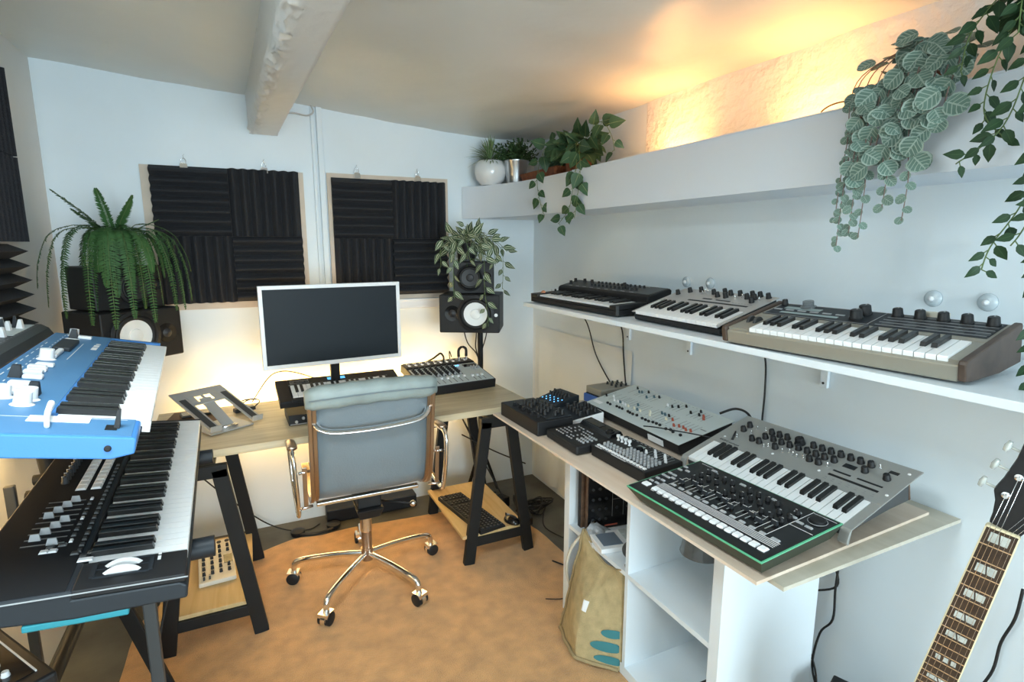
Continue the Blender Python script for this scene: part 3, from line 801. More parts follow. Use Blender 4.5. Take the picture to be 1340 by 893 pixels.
# ------------------------------------------------------------------ plants
def rv(a=1.): return Vector((random.uniform(-a, a), random.uniform(-a, a), random.uniform(-a, a)))
def fern():
    c = Vector((-.475, 2.76, 1.545))
    t = thing('potted_fern', 'bushy green fern with drooping fronds on top of the left speakers', 'plant', (c.x, c.y, 1.4195))
    L = t.location
    MB().lathe([(.045, 0), (.052, .0), (.062, .10), (.066, .10), (.066, .115), (.058, .115), (.056, .10)], 24).build('pot', BLK, t, smooth='auto')
    MB().cyl((0, 0), .056, .085, .10, 20).build('soil', SOIL, t)
    fol = MB(); st = MB(); random.seed(11)
    fr = []
    # (azimuth deg, reach, rise, drop)
    for k in range(22):
        az = k*137.5 % 360; reach = random.uniform(.10, .19); rise = random.uniform(.03, .07); drop = random.uniform(.10, .27)
        fr.append((az, reach, rise, drop))
    for az, ln, up in ((205, .30, .20), (240, .10, .21), (340, .14, .19), (320, .17, .17), (215, .22, .13), (10, .26, .10)): fr.append((az, ln*.62, up, -.03))
    fr += [(196, .25, .07, .17), (205, .23, .06, .24), (-8, .25, .05, .24), (-20, .24, .06, .27), (8, .25, .08, .12), (270, .15, .05, .33), (292, .17, .05, .29), (245, .17, .05, .31), (225, .21, .06, .28), (310, .2, .05, .31), (330, .23, .05, .27)]
    for az, reach, rise, drop in fr:
        a = R(az); d = Vector((math.cos(a), math.sin(a), 0))
        # keep inside the room corner
        mx_ = .99
        if d.x < 0: mx_ = min(mx_, abs((-.725-c.x)/(d.x*reach)))
        if d.y > 0: mx_ = min(mx_, abs((3.03-c.y)/(d.y*reach)))
        reach *= mx_
        base = Vector((0, 0, c.z-L.z-.035))
        if drop > 0: P = spl([base, base+d*reach*.35+Vector((0, 0, rise)), base+d*reach*.8+Vector((0, 0, rise*.6)), base+d*reach*1.0+Vector((0, 0, -drop*.4)), base+d*reach*1.05+Vector((0, 0, -drop))], 9)
        else: P = spl([base, base+d*reach*.4+Vector((0, 0, rise*.5)), base+d*reach+Vector((0, 0, rise*1.0))], 16)
        st.tube(P[::4]+[P[-1]], .0012, 4)
        n = len(P)
        for i in range(2, n):
            tt = (P[i]-P[i-1]).normalized(); side = tt.cross(Vector((0, 0, 1)));
            if side.length < .2: side = d.cross(Vector((0, 0, 1)))
            side.normalize(); f = i/n
            ll = .028*(math.sin(math.pi*min(1, f*.93+.07))**.6)+.002
            nn = side.cross(tt)
            for s in (-1, 1):
                for o2 in (0, .5):
                    q = P[i]*(1-o2)+P[i-1]*o2
                    fol.leaf(q, side*s+tt*.35+rv(.12), nn, ll, .0060, 'lance', bend=.15, cup=0)
    st.build('stems', STEM, t); fol.open = True; fol.build('foliage', L_FERN, t)
fern()

def vine_plant(name, label, origin, strands, lm, sm, leaf, pot=None, fill=None, seed=1, stemr=.0013, extra=None):
    """strands: world point lists; leaf=(len,width,kind,spacing)"""
    random.seed(seed)
    t = thing(name, label, 'plant', origin); O = Vector(origin)
    fol, st = MB(), MB(); fol.open = True
    if pot: pot(t)
    ll, lw, kind, sp = leaf
    for S in strands:
        P = [p-O for p in spl(S, 8)]
        st.tube(P, stemr, 5)
        acc = 0; side = 1
        for i in range(1, len(P)):
            acc += (P[i]-P[i-1]).length
            if acc > sp:
                acc = 0; side = -side
                tt = (P[i]-P[i-1]).normalized(); out = Vector((-.75, -.65, .15))
                lat = tt.cross(out).normalized()*side
                d = (lat*.8+tt*.5+Vector((0, 0, -.35))+rv(.35)).normalized()
                k = random.uniform(.7, 1.15)*(1-.35*i/len(P))
                st.tube([P[i], P[i]+d*ll*.22], stemr*.8, 4)
                fol.leaf(P[i]+d*ll*.2, d, out+rv(.45), ll*k, lw*k, kind, bend=random.uniform(.05, .35))
    if fill:
        cx, r, n, bias = fill
        cx = Vector(cx)-O
        for k in range(n):
            a = random.uniform(0, 2*math.pi); e = math.acos(random.uniform(-.35, 1)); rr = random.uniform(.45, 1)
            v = Vector((math.cos(a)*math.sin(e)*r[0], math.sin(a)*math.sin(e)*r[1], math.cos(e)*r[2]))*rr
            d = (v.normalized()+Vector((0, 0, -.5))+Vector(bias)+rv(.5)).normalized()
            kk = random.uniform(.65, 1.15)
            st.tube([v*.25, v*.7+Vector((0, 0, .01)), v], stemr*.8, 4)
            for q in (st.bm.verts,): pass
            fol.leaf(cx+v, d, Vector((-.55, -.6, .55))+rv(.6), ll*kk, lw*kk, kind, bend=random.uniform(.05, .4))
    # shift the inner stalks to the crown
    st.build('stems', sm, t, smooth=True); fol.build('foliage', lm, t)
    return t
def fix_fill(cx, O): return cx

# striped trailing plant on the right speakers
def pot_t(t): MB().lathe([(.040, 0), (.044, 0), (.055, .085), (.059, .085), (.059, .095), (.050, .095), (.048, .08)], 22).build('pot', BLK, t, smooth='auto')
c = Vector((1.07, 2.80, 1.4195))
W = lambda dx, dy, z: (c.x+dx, c.y+dy, z)
vine_plant('trailing_plant', 'striped green and cream trailing plant spilling over the right corner speakers', tuple(c),
    [[W(-.02, -.02, 1.52), W(-.08, -.10, 1.555), W(-.13, -.17, 1.44), W(-.14, -.18, 1.30), W(-.135, -.18, 1.24)],
     [W(0, -.02, 1.52), W(-.01, -.13, 1.55), W(.02, -.19, 1.45), W(.02, -.20, 1.30), W(.03, -.21, 1.16), W(.035, -.21, 1.09)],
     [W(.02, 0, 1.52), W(.10, -.06, 1.54), W(.16, -.10, 1.48), W(.17, -.10, 1.36), W(.17, -.09, 1.27)],
     [W(-.02, 0, 1.52), W(-.10, -.02, 1.56), W(-.16, -.06, 1.50), W(-.17, -.08, 1.40)],
     [W(0, 0, 1.52), W(.08, -.02, 1.56), W(.17, -.03, 1.52), W(.22, -.04, 1.47)],
     [W(0, 0, 1.52), W(-.03, -.08, 1.60), W(-.06, -.16, 1.53), W(-.05, -.19, 1.42)],
     [W(0, 0, 1.52), W(.04, -.10, 1.57), W(.08, -.17, 1.50), W(.09, -.18, 1.40)]],
    L_TRAD, STEM, (.074, .040, 'ovate', .030), pot=pot_t, fill=((c.x-.01, c.y-.03, 1.50), (.13, .11, .085), 42, (-.2, -.2, 0)), seed=5)

# pothos in wicker/terracotta trough on ledge
o0 = (1.475, 2.40, 1.833)
def pot_p(t):
    b = MB(); b.taper((-.045, .19), (.085, .34), (.10, .40), .0, .05); b.build('wicker_tray', TERR, t, bevel=.006)
    b = MB(); b.lathe([(.055, 0), (.062, .0), (.075, .11), (.079, .12), (.070, .12), (.066, .10)], 28, Matrix.Translation((-.03, -.12, .0))); b.build('pot', TERR, t, smooth='auto')
    MB().cyl((-.03, -.12), .064, .085, .10, 22).build('soil', SOIL, t)
W = lambda x, y, z: (x, y, z)
vine_plant('potted_pothos', 'leafy green pothos in a brown pot and wicker tray on the high ledge', o0,
    [[W(1.44, 2.28, 1.95), W(1.37, 2.42, 1.98), W(1.33, 2.44, 1.93), W(1.325, 2.48, 1.82), W(1.325, 2.44, 1.70), W(1.325, 2.40, 1.645)],
     [W(1.44, 2.26, 1.95), W(1.36, 2.18, 1.95), W(1.325, 2.12, 1.84), W(1.32, 2.14, 1.74), W(1.32, 2.17, 1.66), W(1.32, 2.26, 1.60)],
     [W(1.44, 2.26, 1.95), W(1.35, 2.14, 1.93), W(1.32, 2.08, 1.82), W(1.32, 2.10, 1.70), W(1.32, 2.12, 1.62)],
     [W(1.44, 2.26, 1.95), W(1.40, 2.10, 2.01), W(1.37, 1.99, 2.0), W(1.37, 1.93, 1.94), W(1.38, 1.92, 1.88)],
     [W(1.44, 2.26, 1.95), W(1.40, 2.40, 2.0), W(1.38, 2.50, 1.97)]],
    L_POTH, STEM, (.078, .060, 'heart', .034), pot=pot_p, fill=((1.43, 2.32, 1.925), (.09, .19, .09), 85, (-.25, 0, .1)), seed=9)
# bush in silver pot, spider plant in white pot
def bush(label, loc, pr, ph, potm, prof, kind):
    t = thing('potted_plant', label, 'plant', loc)
    MB().lathe(prof, 32).build('pot', potm, t, smooth='auto')
    MB().cyl((0, 0), pr*.85, ph*.80, ph*.92, 20).build('soil', SOIL, t)
    fol, st = MB(), MB(); fol.open = True
    if kind == 'bush':
        random.seed(4)
        for k in range(90):
            a = random.uniform(0, 6.283); e = random.uniform(.05, 1.25); L = random.uniform(.09, .165)
            d = Vector((math.cos(a)*math.sin(e), math.sin(a)*math.sin(e), math.cos(e)*.85))
            q = Vector((0, 0, ph*.9)); P = [q, q+d*L*.5+Vector((0, 0, .01)), q+d*L]
            st.tube(P, .001, 4)
            for i in range(11):
                f = .25+.75*i/10; p = q+d*L*f
                for s in (0, 1):
                    fol.leaf(p, d*.5+rv(.9), rv(1), .019, .009, 'ovate', bend=.1)
    else:
        random.seed(3)
        for k in range(80):
            a = random.uniform(0, 6.283); e = random.uniform(.1, 1.45); L = random.uniform(.08, .14)
            d = Vector((math.cos(a)*math.sin(e), math.sin(a)*math.sin(e), math.cos(e)))
            fol.leaf(Vector((0, 0, ph*.9))+d*.01, d, Vector((0, 0, 1))+rv(.2)-d*.2, L, .010, 'strap', bend=.45*math.sin(e)+.1, cup=.3)
        st.cyl((0, 0), .01, ph*.9, ph*.95)
    st.build('stems', STEM, t); fol.build('foliage', L_BOX if kind == 'bush' else L_SPID, t)
bush('small spider plant in a round glossy white pot at the far end of the ledge', (1.272, 2.935, 1.8335), .08, .145, POTW,
     [(.046, 0), (.05, 0), (.078, .028), (.090, .064), (.087, .10), (.074, .128), (.070, .131), (.066, .124), (.078, .09), (.073, .055)], 'spider')
bush('small dense bush in a tapered silver metal pot on the far ledge', (1.395, 2.86, 1.8335), .066, .125, POTS,
     [(.048, 0), (.052, 0), (.068, .12), (.071, .125), (.071, .13), (.064, .13), (.062, .12)], 'bush')

# veined trailing plant
def fittonia():
    o = (1.47, .80, 1.833)
    random.seed(21)
    t = thing('trailing_plant', 'silvery green trailing plant with round veined leaves hanging over the ledge', 'plant', o); O = Vector(o)
    MB().lathe([(.045, 0), (.05, 0), (.062, .09), (.066, .09), (.066, .10), (.057, .10)], 22).build('pot', TERR, t, smooth='auto')
    MB().cyl((0, 0), .056, .07, .085, 20).build('soil', SOIL, t)
    fol, st = MB(), MB(); fol.open = True
    out = Vector((-.8, -.55, .1))
    for k in range(11):
        y = .690+k*.0175; top = 1.955-.05*abs(k-4.5)/4.5*(1.6 if k > 6 else 1)
        bot = 1.70-random.uniform(-.03, .05)
        if k in (0, 1): bot = 1.74
        P = spl([(1.45, .80, 1.93), (1.40, (y+.8)/2, top), (1.34, y, top-.03), (1.315, y, 1.82), (1.31, y+random.uniform(-.02, .02), bot)], 8)
        P = [p-O for p in P]; st.tube(P, .0015, 5)
        acc = 0; sgn = 1
        for i in range(4, len(P)):
            acc += (P[i]-P[i-1]).length
            if acc > .030:
                acc = 0; sgn = -sgn
                d = (Vector((0, .9*sgn, -.9))+rv(.4)).normalized()
                s = random.uniform(.031, .044)
                fol.leaf(P[i]+out.normalized()*random.uniform(0, .02), d, out+rv(.3), s, s*1.12, 'round', bend=.08, cup=.1)
    for (y0, y1, zb, n, sz) in ((.885, .890, 1.50, 9, .026), (.865, .862, 1.53, 9, .028), (.842, .838, 1.52, 8, .030), (.79, .79, 1.585, 7, .034), (.758, .745, 1.555, 8, .032), (.895, .90, 1.56, 8, .02)):
        P = [Vector(p)-O for p in spl([(1.40, .82, 1.95), (1.33, y0, 1.88), (1.315, y0, 1.74), (1.31, y1, (1.74+zb)/2), (1.31, y1+.004, zb)], 8)]
        st.tube(P, .0012, 5)
        m = len(P)
        for i in range(int(m*.28), m, max(1, int(m*.7/n/1.4))):
            f = i/m; sgn = 1 if (i//2) % 2 else -1
            d = (Vector((0, .8*sgn, -.8))+rv(.3)).normalized(); s = sz*(1.25-.65*f)*random.uniform(.85, 1.15)
            fol.leaf(P[i], d, out+rv(.3), s, s*.9, 'round', bend=.08)
    for k in range(20):
        p = Vector((random.uniform(1.34, 1.47), random.uniform(.70, .87), random.uniform(1.90, 1.96)))-O
        s = random.uniform(.032, .042); fol.leaf(p, Vector((-.6, random.uniform(-1, 1), -.3)), Vector((-.5, -.4, .7))+rv(.3), s, s*.95, 'round', bend=.1)
    st.build('stems', STEMR, t, smooth=True); fol.build('foliage', L_FITT, t)
fittonia()
# dark green vine, right edge
o = (1.46, .50, 1.833)
def pot_v(t): MB().lathe([(.05, 0), (.055, 0), (.07, .10), (.074, .10), (.074, .115), (.064, .115)], 22).build('pot', TERR, t, smooth='auto')
vine_plant('hanging_vine', 'dark green leafy vine hanging down at the right edge of the ledge', o,
    [[W(1.45, 0.495, 1.96), W(1.36, 0.595, 2.0), W(1.31, 0.655, 1.92), W(1.30, 0.665, 1.84)],
     [W(1.45, 0.495, 1.98), W(1.36, 0.555, 2.0), W(1.30, 0.595, 1.88), W(1.295, 0.615, 1.76), W(1.29, 0.575, 1.70)],
     [W(1.45, 0.475, 1.97), W(1.34, 0.525, 1.97), W(1.29, 0.545, 1.85), W(1.285, 0.575, 1.72), W(1.285, 0.645, 1.66)],
     [W(1.45, 0.475, 1.97), W(1.33, 0.505, 1.92), W(1.285, 0.515, 1.78), W(1.28, 0.505, 1.66), W(1.28, 0.530, 1.57), W(1.28, 0.565, 1.50), W(1.28, 0.575, 1.455)],
     [W(1.45, 0.475, 1.97), W(1.33, 0.495, 1.90), W(1.28, 0.495, 1.74), W(1.28, 0.490, 1.62), W(1.28, 0.520, 1.53), W(1.28, 0.535, 1.50)],
     [W(1.45, 0.455, 1.97), W(1.32, 0.485, 1.86), W(1.28, 0.480, 1.70), W(1.275, 0.475, 1.55), W(1.275, 0.480, 1.44), W(1.275, 0.475, 1.36), W(1.275, 0.470, 1.24)],
     [W(1.45, 0.455, 1.97), W(1.34, 0.535, 2.03), W(1.30, 0.575, 1.97), W(1.29, 0.575, 1.88)]],
    L_VINE, STEM, (.042, .025, 'ovate', .0115), pot=pot_v, fill=((1.38, .535, 1.96), (.10, .12, .08), 110, (-.3, 0, -.3)), seed=31)

# ------------------------------------------------------------------ lamps
def led_lamp(label, y):
    t = thing('ledge_lamp', label, 'lamp', (1.52, y, 1.833), group='small warm lamps lying on the ledge')
    MB().box(-.02, .02, -.11, .11, 0, .012).build('lamp_base', WHT, t, bevel=.002)
    MB().box(-.014, .014, -.10, .10, .0122, .018).build('diffuser', WARM, t)
led_lamp('farther small warm strip lamp hidden on the ledge', 1.80)
led_lamp('nearer small warm strip lamp hidden on the ledge', 1.20)
cable('lamp_cable', [(1.47, 1.09, 1.836), (1.44, 1.06, 1.86), (1.44, 1.02, 1.872), (1.45, .97, 1.868), (1.46, .90, 1.85)], .0022, 'thin brown cable looping over the ledge by the veined plant', m=BROWNMAT)
t = thing('led_strip', 'warm light strip along the back edge of the desk', 'light strip', (-.23, 2.917, .695), (0, 0, 0))
MB().box(0, 1.30, -.004, .004, -.006, .006).build('strip', WARM, t)

t = thing('ceiling_lamp', 'square flat ceiling lamp above the viewer', 'lamp', (-.25, .62, 2.145))
MB().box(-.30, .30, -.30, .30, .0, .04).build('lamp_body', WHT, t, bevel=.004)
MB().box(-.28, .28, -.28, .28, -.003, -.0005).build('diffuser', mat('lamp_panel', (.9, .95, 1), .5, emit=(.86, .95, 1.), estr=2.), t)
t = thing('led_strip', 'added unseen light strip warming the left wall under the grey synthesizer', 'light strip', (-.745, 1.30, 1.105))
MB().box(0, .012, 0, .9, 0, .010).build('strip', WARM, t)  # unseen strip, added to warm the left wall
# ------------------------------------------------------------------ devices on the plywood board
ZT = .8155
def tr8():
    t = device('drum_machine', 'black drum machine with mint green edge, nearest on the plywood board', 'drum machine', (.878, 1.121, .868), -87.5, 3.8, .045)
    w, d, h = .418, .272, .045
    b = MB(); v = [(.02, .028, 0), (w-.02, .028, 0), (w-.02, d-.01, 0), (.02, d-.01, 0), (0, 0, h-.0035), (w, 0, h-.0035), (w, d, h-.0035), (0, d, h-.0035)]
    b._v(v, [(3, 2, 1, 0), (4, 5, 6, 7), (0, 1, 5, 4), (1, 2, 6, 5), (2, 3, 7, 6), (3, 0, 4, 7)]); b.build('body', GREENR, t)
    MB().box(0, w, 0, d, h-.0035, h-.001).build('edge_trim', GREEN, t)
    MB().box(.004, w-.004, .004, d-.004, h-.001, h+.0005).build('panel', BLKG, t)
    z = h+.0006
    P = cap_rep('pad', .0178, .019, .004, WHT)
    P.at(t, (.026, .047, z), scale=(1.2, 1, 1))
    for i in range(16): P.at(t, (.062+i*.0218, .047-.0003*i, z))
    B = cap_rep('button', .014, .007, .003, GRYK); Bs = Rep(lambda: MB().lathe([(.0062, 0), (.0058, .003), (0, .0035)], 12).build('button', WHT, smooth='auto'))
    for x, y in [(.018, .071), (.018, .094), (.036, .095), (.038, .072), (.014, .120), (.029, .119), (.014, .143), (.031, .142), (.042, .126), (.014, .179), (.011, .204), (.033, .188)]: B.at(t, (x, y, z))
    for i in range(11): B.at(t, (.071+i*.0278, .100-.0008*i, z), scale=(1.1, 1.2, 1))
    B.at(t, (.381, .092, z), scale=(1.5, 1.3, 1))
    for x, y in [(.075, .247), (.173, .242), (.269, .239), (.335, .233), (.366, .195), (.389, .193), (.343, .205)]: B.at(t, (x, y, z), scale=(1.3, 1, 1))
    K = knob_rep('knob', .0062, .010, BLK, DOT, 12)
    for i in range(11):
        for j, y in enumerate((.226, .197, .168)):
            if (i+j) % 5 != 4: K.at(t, (.074+i*.0265, y, z), rotz=random.uniform(-2, 2))
    plate('fader_slot', t, [(.0725+i*.0265, .0755+i*.0265, .112, .150) for i in range(11)], GSLOT, z)
    F = cap_rep('fader', .016, .009, .010, SLATE, DOT)
    for i in range(11): F.at(t, (.074+i*.0265, .125+.02*((i*5) % 3)/2, z))
    lines = [(.047, .397, .0625+k*.0056, .0645+k*.0056) for k in range(5)]
    for i in range(11):
        x = .0605+i*.0265
        if i % 2 == 0: lines += [(x, x+.0011, .09, .155)]
        lines += [(x, x+.010, .155, .1562), (x+.010, x+.0112, .155, .172)]
        lines += [(x+.006, x+.018, .054-.03, .0255)] if False else []
    lines += [(.355, .3565, .088, .262), (.356, .412, .172, .1735), (.020, .060, .258, .2592), (.358, .412, .258, .2592)]
    lines += [(.056+i*.0218, .068+i*.0218, .0325, .0345) for i in range(16)]
    plate('markings', t, lines, DOT, z, .0003)
    MB().lathe([(.017, 0), (.0165, .006), (.013, .008), (0, .008)], 24, Matrix.Translation((.384, .232, z))).build('dial', BLK, t, smooth='auto')
    b = MB(); b.tube([(.384+.0205*math.cos(a), .232+.0205*math.sin(a), z+.0008) for a in [k*math.pi/14 for k in range(28)]], .0009, 4, closed=True); b.build('dial_ring', DOTG, t)
tr8()

def minilogue():
    t = device('synthesizer', 'silver keyboard synthesizer with many black knobs, leaning nearest the right wall', 'synthesizer', (1.162, 1.238, .856), -88, 16.5, .028)
    w, d, h = .525, .315, .028
    prof = [(0.0, h-.018), (.004, h-.022), (.02, h-.018), (.045, h-.003), (.07, h-.003)]
    # curved plate with cut for the keys
    b = MB(); b.box(0, w, .137, d, h-.003, h)
    b.box(0, .020, .02, .137, h-.003, h).box(w-.024, w, .02, .137, h-.003, h)
    b.prism([(0, h-.030), (.004, h-.034), (.022, h-.003), (.022, h), (.012, h-.006), (0, h-.024)], w-.024, w, 'x')
    b.prism([(0, h-.030), (.004, h-.034), (.022, h-.003), (.022, h), (.012, h-.006), (0, h-.024)], 0, .020, 'x')
    b.build('face_plate', SILV, t, bevel=.0015)
    b = MB(); b.prism([(.02, .0), (.02, h-.012), (.135, h-.012), (.135, h-.003), (d-.025, h-.003), (d-.03, -.05), (.20, -.030)], .018, w-.022, 'x'); b.build('case', DKG, t, bevel=.002)
    MB().box(.018, w-.022, d-.028, d-.022, -.05, h-.004).build('rear_panel', WOODD, t)
    keys(t, .022, .022, h+.001, 22, .0218, .112, 'E', thick=.012, bh=.009)
    z = h+.0002
    K = knob_rep('knob', .0085, .016, BLK, DKG, 16)
    for x, y in [(.054, .262), (.054, .232), (.110, .202), (.135, .202), (.133, .233), (.133, .263), (.159, .264), (.185, .264), (.160, .234), (.188, .233), (.215, .233), (.189, .203), (.242, .234), (.266, .267), (.292, .267), (.318, .267), (.345, .268), (.372, .268), (.398, .268), (.425, .268), (.269, .234), (.295, .234), (.320, .234), (.296, .204), (.322, .204), (.346, .236), (.426, .238), (.480, .238)]: K.at(t, (x, y, z))
    knob_rep('large_knob', .0135, .020, BLK, DKG, 20).at(t, (.227, .262, z))
    S = toggle_rep('switch', CHR, .012)
    for x, y in [(.064, .189), (.085, .230), (.083, .259), (.109, .267), (.161, .190), (.170, .198), (.216, .198), (.232, .207), (.247, .200), (.262, .196), (.279, .203), (.346, .206), (.446, .272)]: S.at(t, (x, y, z), rotz=random.uniform(-1, 1))
    Sc = Rep(lambda: MB().lathe([(.004, 0), (.0035, .0012), (0, .0014)], 12).build('screw', WHT))
    for x, y in [(.031, .173), (.506, .287), (.512, .180), (.341, .178), (.201, .176)]: Sc.at(t, (x, y, z))
    plate('display', t, [(.372, .404, .228, .246), (.468, .490, .266, .278)], BLKG, z)
    plate('slider_strip', t, [(.366, .412, .198, .204), (.366, .492, .176, .184), (.428, .490, .199, .205)], BLK, z)
    plate('markings', t, [(.366+i*.02, .372+i*.02, .164, .166) for i in range(7)]+[(.366+i*.02, .374+i*.02, .156, .158) for i in range(7)], DOTG, z, .0003)
    b = MB(); b.tube([(.062, .170, z), (.052, .200, z+.012)], .004, 8, r2=.0025); b.build('joystick', BLK, t)
    text(t, 'KORG', (.028, .152, z), .011, DKG); text(t, 'minilogue', (.062, .151, z), .010, DKG)
minilogue()

def ody():
    t = device('synthesizer', 'pale grey slider synthesizer module with red and black caps, in the middle against the wall', 'synthesizer', (1.241, 1.862, .862), -91, 11.2, .043)
    w, d, h = .551, .245, .043
    b = MB(); b.prism([(.004, 0), (0, .006), (0, h-.003), (d-.005, h-.003), (d-.012, -.012), (d*.55, -.018)], .004, w-.004, 'x'); b.build('case', BLK, t, bevel=.003)
    MB().box(-.003, w+.003, -.004, d, h-.003, h).build('panel', ODYM, t, bevel=.001)
    z = h+.0001
    cap = {m_: Rep(lambda m_=m_: MB().taper((0, 0), (.0085, .005), (.006, .004), 0, .011).build('slider_cap', MATS[m_])) for m_ in ('black_plastic', 'slate_cap', 'white_plastic', 'cream_cap', 'red_cap')}
    blk = [(.054, .217), (.125, .218), (.200, .211), (.014, .086), (.364, .120), (.310, .182), (.328, .196), (.347, .217), (.401, .189), (.422, .218), (.438, .194)]
    sl = [(.092, .196), (.104, .201), (.161, .179), (.182, .200), (.119, .080), (.198, .108), (.231, .079), (.327, .119), (.345, .118)]
    wh = [(.049, .098), (.083, .077), (.107, .078), (.137, .080), (.158, .077), (.287, .180)]
    ye = [(.176, .077), (.213, .079), (.250, .078), (.287, .096), (.305, .079), (.378, .095)]
    rd = [(.400, .106), (.438, .078), (.456, .086), (.475, .088), (.494, .082), (.512, .087), (.459, .195), (.473, .181)]
    tr_ = []
    for L_, k in ((blk, 'black_plastic'), (sl, 'slate_cap'), (wh, 'white_plastic'), (ye, 'cream_cap'), (rd, 'red_cap')):
        for x, y in L_:
            cap[k].at(t, (x, y, z))
            if y < .15: tr_.append((x-.0008, x+.0008, .072, .138))
            else: tr_.append((x-.0008, x+.0008, .166, .224))
    plate('slider_tracks', t, tr_, GSLOT, z, .0004)
    S = Rep(lambda: MB().box(-.0042, .0042, -.004, .004, 0, .008).build('switch', BLK, bevel=.001))
    for x, y in [(.084, .043), (.105, .041), (.143, .046), (.161, .046), (.179, .046), (.217, .045), (.232, .043), (.251, .042), (.271, .046), (.308, .042), (.327, .042), (.345, .042), (.363, .047), (.381, .048), (.400, .048), (.439, .042), (.456, .048), (.474, .043), (.511, .043)]: S.at(t, (x, y, z))
    plate('label_plate', t, [(.012, .062, .018, .036)], WHT, z, .0008)
    b = MB(); b.box(.395, .475, -.0055, -.003, .008, .030); b.build('paper_label', WHT, t)
    plate('markings', t, [(.52, .545, .12, .126)]+[(.09+i*.02, .10+i*.02, .062, .0635) for i in range(20)]+[(.24+i*.02, .25+i*.02, .232, .2335) for i in range(8)], GSLOT, z, .0003)
ody()
cable('module_lead', [(1.50, 1.40, .905), (1.54, 1.37, .925), (1.555, 1.33, .92), (1.55, 1.29, .89), (1.56, 1.25, .84)], .0045, 'thick black lead arching behind the pale grey module')
cable('patch_lead', [(1.215, 1.47, .878), (1.225, 1.42, .8875), (1.25, 1.35, .893), (1.29, 1.27, .895), (1.33, 1.23, .885), (1.40, 1.24, .85)], .0022, 'thin black lead draped over the front corner of the pale grey module')

def rhythm():
    t = device('drum_machine', 'slim black drum machine with rows of round grey knobs and white pads', 'drum machine', (.985, 1.452, .853), -88, 3, .037)
    w, d, h = .262, .150, .037
    MB().box(0, w, 0, d, 0, h).build('body', BLK, t, bevel=.003)
    z = h+.0001
    P = cap_rep('pad', .0105, .010, .004, WHT)
    for i in range(16): P.at(t, (.020+i*.0148, .018, z))
    K = Rep(lambda: MB().lathe([(.0052, 0), (.0050, .008), (.004, .010), (0, .0103)], 12).build('knob', GRYK, smooth='auto'))
    for i in range(14):
        for j in range(4):
            if j < 2 or i > 4: K.at(t, (.030+i*.0162, .034+j*.0145, z))
    T = Rep(lambda: MB().lathe([(.006, 0), (.0035, .003), (.0035, .010), (.0065, .012), (.0065, .019), (0, .020)], 14).build('tall_knob', WHT, smooth='auto'))
    for i in range(4): T.at(t, (.020+i*.019, .098, z))
    plate('display', t, [(.095, .122, .115, .128)], LCD, z)
    F = Rep(lambda: MB().taper((0, 0), (.009, .005), (.006, .003), 0, .012).build('fader', WHT))
    tr_ = []
    for i in range(7):
        x = .155+i*.0145; F.at(t, (x, .100+.012*((i*2) % 3), z)); tr_.append((x-.001, x+.001, .094, .136))
    plate('fader_tracks', t, tr_, GSLOT, z)
    plate('markings', t, [(.012, .245, .0085, .0095)]+[(.02+i*.02, .03+i*.02, .141, .1425) for i in range(11)]+[(.016, .050, .004, .007), (.10, .17, .004, .0065)], DOT, z, .0003)
    MB().lathe([(.012, 0), (.011, .010), (0, .011)], 20, Matrix.Translation((.125, .098, z))).build('dial', BLKG, t, smooth='auto')
rhythm()

def groove():
    t = device('sampler', 'black sampler with raised screen and rows of tiny pale buttons', 'sampler', (.935, 1.668, .848), -90, 2, .031)
    w, d, h = .205, .200, .031
    b = MB(); b.box(0, w, 0, d, 0, h); b.build('body', BLK, t, bevel=.007)
    b = MB(); b.prism([(.135, h-.002), (.150, h+.012), (d-.012, h+.016), (d-.004, h+.004), (d-.004, h-.002)], .01, w-.01, 'x'); b.build('screen_hood', BLKG, t, bevel=.002)
    z = h+.0001
    b = MB(); b.prism([(.152, h+.0128), (.180, h+.0155), (.180, h+.0162), (.152, h+.0135)], .03, .115, 'x'); b.build('display', PHONE, t)
    B = Rep(lambda: MB().box(-.0035, .0035, -.002, .002, 0, .003).build('button', GRYK))
    random.seed(2)
    for i in range(7):
        for j in range(6):
            if (i*7+j*3) % 11 not in (1, 4): B.at(t, (.030+i*.0145+(.012 if i > 3 else 0), .028+j*.017, z))
    K = Rep(lambda: MB().lathe([(.0045, 0), (.004, .005), (0, .0055)], 10).build('knob', GRYK, smooth='auto'))
    for i in range(4):
        for j in range(4): K.at(t, (.148+i*.0125, .040+j*.017, z))
    MB().lathe([(.016, 0), (.015, .006), (.011, .008), (.008, .005), (0, .005)], 24, Matrix.Translation((.170, .160, h+.010))).build('dial', BLKG, t, smooth='auto')
groove()

def djbox():
    t = thing('effects_mixer', 'flat black mixer box with upright knobs at the left end of the plywood board', 'mixer', (.900, 1.985, ZT), (0, 0, R(-88)))
    w, d, h = .300, .155, .055
    MB().box(0, w, 0, d, 0, h).build('body', BLK, t, bevel=.004)
    b = MB(); b.box(.06, w-.01, .045, d-.006, h, h+.004); b.build('panel', SLATE, t, bevel=.001)
    K = knob_rep('knob', .007, .018, BLK, DOTG, 12); F = cap_rep('fader', .007, .014, .014, BLK, DOTG)
    for i in range(8):
        for j in range(3):
            if (i+j) % 4 != 3: K.at(t, (.085+i*.026, .065+j*.030, h+.004))
    for i in range(6): F.at(t, (.075+i*.035, .025+.006*(i % 2), h))
    plate('fader_tracks', t, [(.0735+i*.035, .0765+i*.035, .010, .042) for i in range(6)], SLOT, h)
    plate('markings', t, [(.08+i*.026, .088+i*.026, .049, .050) for i in range(8)], DOTG, h+.004)
djbox()
t = thing('sequencer', 'dark boxy sequencer with tiny blue lights behind the flat black mixer box', 'sequencer', (1.095, 2.035, ZT), (0, 0, R(-84)))
